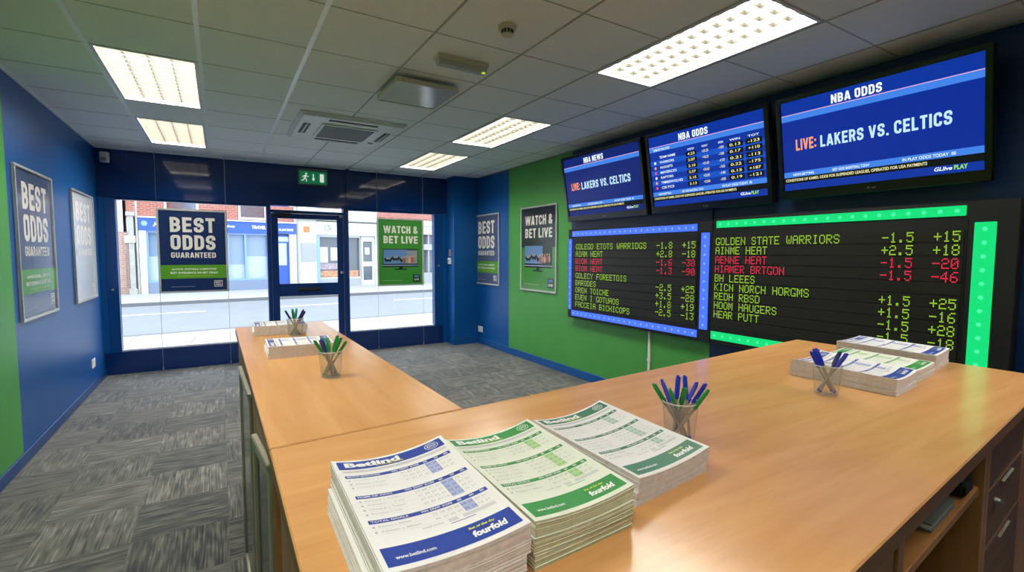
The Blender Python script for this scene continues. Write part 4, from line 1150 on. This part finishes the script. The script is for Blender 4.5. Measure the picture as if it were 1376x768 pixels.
stack([(2.372, 1.085), (2.612, 1.096), (2.606, .760), (2.366, .728)], .060, 3, 'pblue', 'pltblue', 'blue-headed coupons in the tallest stack nearest the wall', RG, seed=51, k=0.005)
stack([(.166, 2.262), (.168, 2.480), (.440, 2.466), (.428, 2.252)], .050, 2, 'pblue', 'pltblue', 'white coupons on the far worktop, nearer stack', WG, seed=61, k=0.003)
stack([(.148, 2.930), (.152, 3.125), (.425, 3.125), (.415, 2.930)], .050, 2, 'pblue', 'pltblue', 'white coupons at the window end of the far worktop', WG, seed=71, k=0.003)

# ------------------------------------------------------------------ pen cups and pens
def cup(x, y, label):
    t = thing('pen_cup', label, 'pen cup', (x, y, ZC), group='clear pen cups')
    prof = [(0.030, 0.0), (0.034, 0.002), (0.0425, 0.095), (0.0415, 0.095), (0.033, 0.005), (0.0, 0.005)]
    b = MB(); b.lathe([(0.0, 0.0004)] + prof, (x, y, ZC), 32, 'cupplastic', closed=True); b.build('tumbler', t, smooth=True)
    b = MB(); b.lathe([(0.0425, 0.0945), (0.0432, 0.096), (0.0425, 0.0975), (0.0414, 0.096), (0.0425, 0.0945)], (x, y, ZC), 32, mat('cup_rim', 'd8dcdc', 0.15), closed=True); b.build('rim', t, smooth=True)
    return t
PENL = 0.150
PROTO = {}
def pen_proto(col):
    cap = {'b': 'penblue', 'g': 'pengreen', 't': 'penteal', 'n': 'pennavy'}[col]
    ink = {'b': 'inkblue', 'g': 'inkgreen', 't': 'inkgreen', 'n': 'inkblue'}[col]
    t = thing('ballpoint_pen', 'pen', 'pen', (0, 0, 0))
    b = MB(); b.cyl((0, 0, 0.004), (0, 0, 0.128), 0.0041, 0.0041, 6, 'penclear'); b.build('barrel', t)
    b = MB(); b.cyl((0, 0, 0.006), (0, 0, 0.125), 0.0017, 0.0017, 8, ink); b.build('ink_tube', t, smooth=True)
    b = MB(); b.cyl((0, 0, 0.0), (0, 0, 0.006), 0.0034, 0.0043, 10, cap); b.build('end_plug', t, smooth=True)
    b = MB(); b.cyl((0, 0, 0.0915), (0, 0, 0.138), 0.0054, 0.0050, 12, cap); b.cyl((0, 0, 0.138), (0, 0, PENL), 0.0050, 0.0030, 12, cap); c = b.build('cap', t, smooth=True)
    b = MB(); b.box(0.0050, -0.0018, 0.100, 0.0078, 0.0018, 0.146, cap); b.box(0.002, -0.0018, 0.143, 0.0078, 0.0018, 0.147, cap); b.build('clip', c, bevel=0.0006)
    return t
RIGHT = Vector((math.cos(math.radians(31.2)), -math.sin(math.radians(31.2)), 0)); AWAY = Vector((math.sin(math.radians(31.2)), math.cos(math.radians(31.2)), 0))
def pen(cx, cy, col, top, bot, label, group, roll=0.0):
    """top, bot: (right, away) offsets of the pen's ends from the cup's axis"""
    base = Vector((cx, cy, ZC + 0.0085)) + RIGHT * bot[0] + AWAY * bot[1]
    d = RIGHT * (top[0] - bot[0]) + AWAY * (top[1] - bot[1])
    h = math.sqrt(max(1e-4, PENL ** 2 - d.length ** 2)); d.z = h
    q = d.to_track_quat('Z', 'Y').to_matrix() @ Matrix.Rotation(roll, 3, 'Z')
    e = q.to_euler()
    if col not in PROTO:
        o = pen_proto(col); PROTO[col] = o
        o.location = base; o.rotation_euler = e; o['label'] = label; o['group'] = group
    else:
        o = dup(PROTO[col], base, e, label, group)
    return o
A = (0.946, 0.771); B_ = (1.671, 0.788); C_ = (0.335, 1.826); D_ = (0.341, 2.842)
cup(*A, 'clear plastic pen cup behind the dark green coupon stack'); cup(*B_, 'clear plastic pen cup in front of the stacks by the wall')
cup(*C_, 'clear plastic pen cup on the near half of the far worktop'); cup(*D_, 'clear plastic pen cup at the window end of the far worktop')
g = 'pens in the cup behind the front stacks'; w_ = ' in the cup behind the front stacks'
pen(*A, 'g', (-0.062, 0.020), (0.015, -0.012), 'leftmost green-capped pen' + w_, g, 1)
pen(*A, 'g', (-0.040, -0.040), (0.018, 0.012), 'second green-capped pen from the left' + w_, g, 2)
pen(*A, 'b', (-0.032, 0.048), (0.004, -0.022), 'tall blue-capped pen at the left' + w_, g, 0.5)
pen(*A, 'g', (-0.006, -0.050), (-0.006, 0.020), 'green-capped pen low in the middle' + w_, g, 2.5)
pen(*A, 'b', (0.003, 0.030), (-0.018, -0.010), 'blue-capped pen leaning back in the middle' + w_, g, 4)
pen(*A, 'b', (0.012, 0.012), (0.020, -0.014), 'upright blue-capped pen right of the middle' + w_, g, 3.4)
pen(*A, 'b', (0.055, 0.038), (-0.022, 0.000), 'blue-capped pen leaning right, further back' + w_, g, 1.5)
pen(*A, 'b', (0.066, 0.010), (-0.012, 0.018), 'rightmost blue-capped pen' + w_, g, 2.2)
pen(*A, 'g', (0.052, -0.040), (-0.022, -0.010), 'green-capped pen leaning right toward the viewer' + w_, g, 0.2)
g = 'pens in the cup by the wall end stacks'; w_ = ' in the cup by the wall end stacks'
pen(*B_, 'b', (-0.054, 0.006), (0.020, 0.004), 'leftmost blue-capped pen' + w_, g, 1)
pen(*B_, 'b', (-0.030, 0.030), (0.024, -0.010), 'second blue-capped pen from the left' + w_, g, 2)
pen(*B_, 'b', (-0.014, 0.040), (0.012, -0.022), 'tall blue-capped pen near the middle' + w_, g, 3)
pen(*B_, 'n', (0.050, 0.012), (-0.026, -0.008), 'navy-capped pen leaning right' + w_, g, 0.5)
pen(*B_, 'b', (0.060, -0.006), (-0.020, 0.012), 'rightmost blue-capped pen' + w_, g, 1.4)
g = 'pens in the nearer cup on the far worktop'; w_ = ' in the nearer cup on the far worktop'
pen(*C_, 'g', (-0.056, -0.010), (0.022, 0.006), 'leftmost green-capped pen' + w_, g, 1)
pen(*C_, 'g', (-0.044, 0.022), (0.026, -0.004), 'second green-capped pen from the left' + w_, g, 2)
pen(*C_, 'g', (-0.030, 0.044), (0.016, -0.018), 'green-capped pen leaning back left' + w_, g, 3)
pen(*C_, 'n', (-0.022, -0.034), (0.006, 0.022), 'navy-capped pen left of the middle' + w_, g, 4)
pen(*C_, 'b', (-0.012, -0.046), (-0.002, 0.014), 'blue-capped pen leaning toward the viewer' + w_, g, 5)
pen(*C_, 'g', (0.018, 0.030), (-0.014, -0.016), 'green-capped pen right of the middle' + w_, g, 0.6)
pen(*C_, 'g', (0.038, 0.012), (-0.026, -0.006), 'second green-capped pen from the right' + w_, g, 1.8)
pen(*C_, 'g', (0.060, -0.004), (-0.022, 0.010), 'rightmost green-capped pen' + w_, g, 2.8)
g = 'pens in the cup at the window end'; w_ = ' in the cup at the window end'
pen(*D_, 'n', (-0.050, -0.008), (0.022, 0.006), 'leftmost navy-capped pen' + w_, g, 1)
pen(*D_, 't', (-0.026, 0.024), (0.020, -0.014), 'teal-capped pen left of the middle' + w_, g, 2)
pen(*D_, 't', (-0.006, 0.030), (0.004, -0.024), 'tallest teal-capped pen in the middle' + w_, g, 3)
pen(*D_, 't', (0.006, -0.040), (-0.004, 0.018), 'teal-capped pen leaning toward the viewer' + w_, g, 4)
pen(*D_, 'n', (0.036, 0.026), (-0.020, -0.012), 'navy-capped pen second from the right' + w_, g, 5)
pen(*D_, 'n', (0.056, 0.002), (-0.024, 0.008), 'rightmost navy-capped pen' + w_, g, 0.6)

# ------------------------------------------------------------------ the street
G = -0.10
sa = math.radians(8.0)
def street_quad(name, y0, y1, m, z0, z1, kind='structure', x0=-16, x1=34, ang=6.0):
    a = math.tan(math.radians(ang))
    b = MB(); b.prism([(x0, y0 + a * x0), (x1, y0 + a * x1), (x1, y1 + a * x1), (x0, y1 + a * x0)], z0, z1, m)
    return b.build(name, kind=kind)
b = MB(); a6 = math.tan(math.radians(6))
b.prism([(-16, YF + 0.14), (34, YF + 0.14), (34, 11.75 + a6 * 34), (-16, 11.75 - a6 * 16)], G - 0.1, G, 'slab'); b.build('pavement', kind='structure')
street_quad('kerb', 11.75, 11.90, 'kerb', G - 0.1, G + 0.004)
street_quad('road', 11.90, 19.25, 'asphalt', G - 0.14, G - 0.09)
street_quad('kerb', 19.25, 19.42, 'kerb', G - 0.14, G + 0.01)
street_quad('pavement', 19.42, 24.6, 'slab', G - 0.1, G, ang=7.6)
street_quad('road_marking', 12.3, 12.40, 'roadpaint', G - 0.09, G - 0.086)
b = MB()
for k in range(-3, 9):
    x = k * 4.0 - 2.6; y = 16.55 + a6 * x
    b.prism([(x, y), (x + 2.2, y + a6 * 2.2), (x + 2.2, y + 0.12 + a6 * 2.2), (x, y + 0.12)], G - 0.09, G - 0.086, 'roadpaint')
b.build('road_marking', kind='structure')
# paving joints
b = MB()
for k in range(4):
    y = 8.3 + 0.9 * k
    b.prism([(-14, y - 14 * a6 * 0.6), (20, y + 20 * a6 * 0.6), (20, y + 0.015 + 20 * a6 * 0.6), (-14, y + 0.015 - 14 * a6 * 0.6)], G, G + 0.0015, 'kerb')
for k in range(30):
    x = -10 + k * 0.95; r = k % 2
    for q in range(2):
        y = 8.3 + 0.9 * (2 * q + r)
        b.prism([(x, y + x * a6 * 0.6), (x + 0.015, y + x * a6 * 0.6), (x + 0.075, y + 0.9 + x * a6 * 0.6), (x + 0.06, y + 0.9 + x * a6 * 0.6)], G, G + 0.0015, 'kerb')
b.build('pavement_joints', kind='structure')

FA = frame((-2.628, 23.294, 0.0), (math.cos(math.radians(8.85)), math.sin(math.radians(8.85)), 0), FZ)
ROT = math.radians(8.85)
def building(name, label, u0, u1, ztop, depth=7.0):
    o = FA @ Vector(((u0 + u1) / 2, 0, 0)); o.z = G
    return thing(name, label, 'building', o, ROT)
def P(t, name, boxes, parent=None, bevel=0.0, **k):
    b = MB(FA)
    for bx in boxes: b.box(*bx)
    return b.build(name, parent or t, bevel, **k)

# brick yard wall and the pale house behind it, far left
t = building('yard_wall', 'old brick yard wall with timber gate across the road at the far left', -5, -0.33, 2.3)
P(t, 'wall', [(-6, G, -0.5, -0.33, 2.28, -0.2, 'brickdull')])
b = MB(FA)
for k in range(8): b.box(-1.25 + k * 0.105, 0.15, -0.2, -1.25 + k * 0.105 + 0.098, 1.45, -0.17, 'brickdull')
b.build('gate', t)
t = building('house', 'pale rendered house behind the yard wall at the far left', -6, -0.4, 7)
P(t, 'wall', [(-7, G, -7.5, -0.45, 7.0, -1.5, 'render')])
P(t, 'roof', [(-7.1, 7.0, -7.6, -0.40, 7.2, -1.4, 'greyblue')])

# blue fronted shop
t = building('shop_building', 'blue-fronted brick shop across the road behind the best odds poster', -0.3, 5.72, 7)
P(t, 'wall', [(-0.31, 2.86, -6.5, 5.72, 7.2, -0.30, 'brick'), (-0.31, G, -6.5, 5.72, 2.86, -0.45, 'render')])
P(t, 'corner_column', [(-0.31, G, -0.45, -0.14, 3.0, 0.02, 'stone'), (-0.36, G, -0.45, -0.10, 0.12, 0.06, 'stone'), (-0.36, 2.9, -0.45, -0.10, 3.05, 0.06, 'stone')])
b = MB(FA); b.cyl((-0.05, G, 0.04), (-0.05, 3.9, 0.04), 0.035, 0.035, 10, 'stone'); b.build('drainpipe', t, smooth=True)
f = P(t, 'fascia', [(0.0, 2.36, -0.40, 5.72, 2.84, 0.06, 'shopblue'), (-0.02, 2.84, -0.40, 5.74, 2.90, 0.12, 'render')])
b = MB(FA); b.text('JOHNSON', 0.45, 2.52, 0.85, 0.16, 'pwhite', 0.064, bold=0.03, shear=0.2); b.text('shop', 2.05 + 0.9, 2.55, 0.30, 0.13, 'pwhite', 0.064, bold=0.02)
b.text('TRAVEL', 3.9, 2.55, 0.55, 0.14, 'pwhite', 0.064, bold=0.03, shear=0.2); b.text('OPEN ALL DAY SERVICE', 4.75, 2.50, 0.85, 0.10, 'pwhite', 0.064, bold=0.02)
b.disc(0.18, 2.63, 0.10, 'shoplight', 0.064); b.build('sign_lettering', f)
P(t, 'pilaster', [(0.0, G, -0.40, 0.22, 2.36, 0.03, 'render')]); P(t, 'pilaster', [(5.44, G, -0.40, 5.72, 2.36, 0.03, 'render')])
P(t, 'riser', [(0.22, G, -0.40, 4.55, 0.33, -0.02, 'greyblue')])
wf = [(0.22, 0.33, -0.25, 4.55, 0.40, -0.04, 'shoplight'), (0.22, 2.28, -0.25, 4.55, 2.36, -0.04, 'shoplight')]
us = [0.22, 1.55, 2.95, 3.62, 4.52]
for u in us: wf.append((u, 0.40, -0.25, u + 0.07, 2.28, -0.04, 'shoplight'))
w = P(t, 'shop_window', wf)
P(t, 'pane', [(0.22, 0.40, -0.24, 4.55, 2.28, -0.22, 'shoppane')], w)
P(t, 'frosted_panel', [(us[i] + 0.07, 0.40, -0.215, us[i + 1], 1.35 if i != 2 else 1.0, -0.205, 'frost') for i in range(4)], w)
d = P(t, 'shop_door', [(4.68, G, -0.2, 4.80, 2.30, -0.06, 'shopblue'), (4.80, G, -0.2, 5.44, 2.30, -0.10, 'shopblue')])
P(t, 'door_pane', [(4.93, 0.95, -0.10, 5.33, 1.95, -0.09, 'frost')], d); P(t, 'fanlight', [(4.85, 2.02, -0.10, 5.42, 2.24, -0.09, 'frost')], d)
for u0, u1, z0 in ((0.93, 1.93, 3.20), (3.55, 4.50, 3.05)):
    s = P(t, 'sash_window', [(u0 - 0.10, z0 - 0.10, -0.35, u1 + 0.10, z0, -0.22, 'render'), (u0 - 0.08, z0, -0.35, u0, 4.9, -0.26, 'render'), (u1, z0, -0.35, u1 + 0.08, 4.9, -0.26, 'render'), (u0, 4.0, -0.35, u1, 4.06, -0.27, 'render'), (u0 - 0.1, 4.9, -0.35, u1 + 0.1, 5.05, -0.22, 'render')])
    P(t, 'pane', [(u0, z0, -0.34, u1, 4.9, -0.30, 'shoppane')], s)
P(t, 'roof', [(-0.31, 7.2, -6.5, 5.72, 7.4, -0.2, 'greyblue')])
P(t, 'wall_sign', [(-0.44, 1.88, 0.02, -0.10, 2.14, 0.06, 'render')])

# white rendered cafe building
t = building('cafe_building', 'white rendered cafe across the road seen through the shop door', 5.72, 9.72, 7)
P(t, 'wall', [(5.73, G, -6.5, 6.66, 7.0, -0.04, 'render'), (6.66, 3.05, -6.5, 9.72, 7.0, -0.12, 'render'), (6.66, G, -6.5, 9.72, 3.05, -0.8, 'render')])
b = MB(FA); b.cyl((5.80, G, 0.02), (5.80, 6.9, 0.02), 0.035, 0.035, 10, 'noticegrey'); b.build('drainpipe', t, smooth=True)
P(t, 'gutter_band', [(5.73, 3.05, -0.05, 9.72, 3.13, 0.10, 'stone')])
P(t, 'plaque', [(6.08, 2.47, -0.04, 6.34, 2.74, -0.01, 'rust')])
nb = P(t, 'notice_board', [(5.95, 1.12, -0.04, 6.62, 1.98, 0.0, 'noticegrey')])
P(t, 'notice_lines', [(6.0, 1.22 + 0.09 * k, 0.0, 6.57, 1.245 + 0.09 * k, 0.003, 'stone') for k in range(8)], nb)
f = P(t, 'fascia', [(6.66, 2.38, -0.5, 9.72, 3.0, 0.02, 'render')])
b = MB(FA); b.ring(7.15, 2.70, 0.11, 0.15, 'greyblue', 0.024); b.ring(7.28, 2.74, 0.07, 0.10, 'greyblue', 0.024); b.text('cafe & bakery', 7.6, 2.64, 1.2, 0.14, 'noticegrey', 0.024, bold=0.01); b.build('sign_lettering', f)
P(t, 'post', [(6.66, G, -0.5, 6.80, 2.38, -0.02, 'shoplight')])
w = P(t, 'shop_window', [(6.80, 0.28, -0.3, 8.82, 0.34, -0.1, 'render'), (6.80, 2.28, -0.3, 8.82, 2.38, -0.1, 'render'), (7.80, 0.34, -0.3, 7.85, 2.28, -0.1, 'render'), (8.78, 0.34, -0.3, 8.84, 2.28, -0.1, 'noticegrey')])
P(t, 'pane', [(6.80, 0.34, -0.29, 8.80, 2.28, -0.26, 'darkpane')], w)
P(t, 'window_notice', [(6.86, 1.05, -0.25, 7.24, 1.80, -0.24, 'render'), (7.38, 1.15, -0.25, 7.76, 1.78, -0.24, 'render'), (7.95, 1.55, -0.25, 8.25, 1.95, -0.24, 'noticegrey')], w)
P(t, 'goods', [(6.82, 0.36, -0.25, 8.76, 0.66, -0.22, 'goods1'), (6.82, 0.72, -0.25, 7.78, 1.02, -0.22, 'goods2')], w)
P(t, 'riser', [(6.80, G, -0.5, 8.84, 0.28, -0.08, 'noticegrey')])
d = P(t, 'shop_door', [(8.88, G, -0.3, 8.98, 2.38, -0.15, 'render'), (9.46, G, -0.3, 9.58, 2.38, -0.15, 'render'), (8.98, 2.10, -0.3, 9.46, 2.38, -0.15, 'render'), (8.98, 0.85, -0.3, 9.46, 1.08, -0.15, 'render'), (8.98, G, -0.3, 9.46, 0.15, -0.15, 'render')])
P(t, 'door_pane', [(8.98, 0.15, -0.24, 9.46, 2.10, -0.22, 'darkpane')], d)
P(t, 'door_notice', [(9.10, 1.45, -0.218, 9.34, 1.80, -0.21, 'render')], d)
P(t, 'side_pier', [(9.58, G, -0.5, 9.72, 2.38, 0.0, 'render')])
P(t, 'roof', [(5.73, 7.0, -6.5, 9.72, 7.2, -0.1, 'greyblue')])

# third shop, right edge
t = building('shop_building', 'brick shop with a dark window across the road at the far right', 9.72, 16, 7)
P(t, 'wall', [(9.74, 3.35, -6.5, 17, 7.0, -0.25, 'brick'), (9.74, G, -6.5, 17, 3.35, -0.8, 'stone')])
P(t, 'fascia', [(9.74, 2.55, -0.6, 17, 3.30, 0.0, 'render'), (9.74, 2.95, 0.0, 17, 3.02, 0.03, 'noticegrey')])
w = P(t, 'shop_window', [(9.9 + 1.4 * k, 0.45, -0.4, 9.98 + 1.4 * k, 2.55, -0.1, 'noticegrey') for k in range(5)])
P(t, 'pane', [(9.9, 0.45, -0.36, 16.8, 2.55, -0.32, 'darkpane')], w)
P(t, 'riser', [(9.74, G, -0.6, 17, 0.45, -0.08, 'noticegrey')])
P(t, 'awning_band', [(11.9, 1.70, -0.3, 14.0, 2.02, -0.05, 'stone')])
P(t, 'roof', [(9.74, 7.0, -6.5, 17, 7.2, -0.1, 'greyblue')])

# bicycle-like parking stand by the third shop
t = thing('bollard', 'pale bollard on the far pavement at the right edge of the window', 'bollard', FA @ Vector((12.55, 0, 1.0)))
o = FA @ Vector((12.55, 0, 1.0))
b = MB(); b.lathe([(0.09, 0), (0.09, 0.12), (0.065, 0.16), (0.06, 0.80), (0.075, 0.84), (0.05, 0.96), (0.0, 1.0)], (o.x, o.y, G), 20, 'stone'); b.build('post', t, smooth=True)
t.location.z = t.location.z

# ------------------------------------------------------------------ sky, camera, view
w = bpy.data.worlds.new('overcast_sky'); SC.world = w; w.use_nodes = True
nt = w.node_tree; bg = nt.nodes['Background']
tc = nt.nodes.new('ShaderNodeTexCoord'); sp = nt.nodes.new('ShaderNodeSeparateXYZ')
nt.links.new(tc.outputs['Generated'], sp.inputs[0])
r = nt.nodes.new('ShaderNodeValToRGB')
r.color_ramp.elements[0].position = 0.0; r.color_ramp.elements[0].color = (0.95, 0.97, 1.0, 1)
r.color_ramp.elements[1].position = 0.8; r.color_ramp.elements[1].color = (0.84, 0.91, 1.0, 1)
nt.links.new(sp.outputs[2], r.inputs['Fac']); nt.links.new(r.outputs['Color'], bg.inputs['Color'])
bg.inputs['Strength'].default_value = 4.5

cd = bpy.data.cameras.new('camera'); cam = bpy.data.objects.new('camera', cd); COL.objects.link(cam)
cd.sensor_width = 36.0; cd.lens = 648.0 / 1376.0 * 36.0; cd.clip_start = 0.02
yaw, pitch, roll = math.radians(31.2), math.radians(-3.8), math.radians(0.2)
fw = Vector((math.sin(yaw) * math.cos(pitch), math.cos(yaw) * math.cos(pitch), math.sin(pitch)))
ri = Vector((math.cos(yaw), -math.sin(yaw), 0)); up = ri.cross(fw)
r2 = ri * math.cos(roll) + up * math.sin(roll); u2 = -ri * math.sin(roll) + up * math.cos(roll)
cam.matrix_world = Matrix(((r2.x, u2.x, -fw.x, 0), (r2.y, u2.y, -fw.y, 0), (r2.z, u2.z, -fw.z, CAMZ), (0, 0, 0, 1)))
SC.camera = cam

vs = SC.view_settings
vs.view_transform = 'Standard'; vs.look = 'None'; vs.gamma = 1.0; vs.exposure = 0.0; vs.use_curve_mapping = False
cy = SC.cycles
cy.use_denoising = True; cy.max_bounces = 10; cy.diffuse_bounces = 5; cy.glossy_bounces = 4; cy.transparent_max_bounces = 24
cy.sample_clamp_indirect = 6.0; cy.caustics_reflective = False; cy.caustics_refractive = False
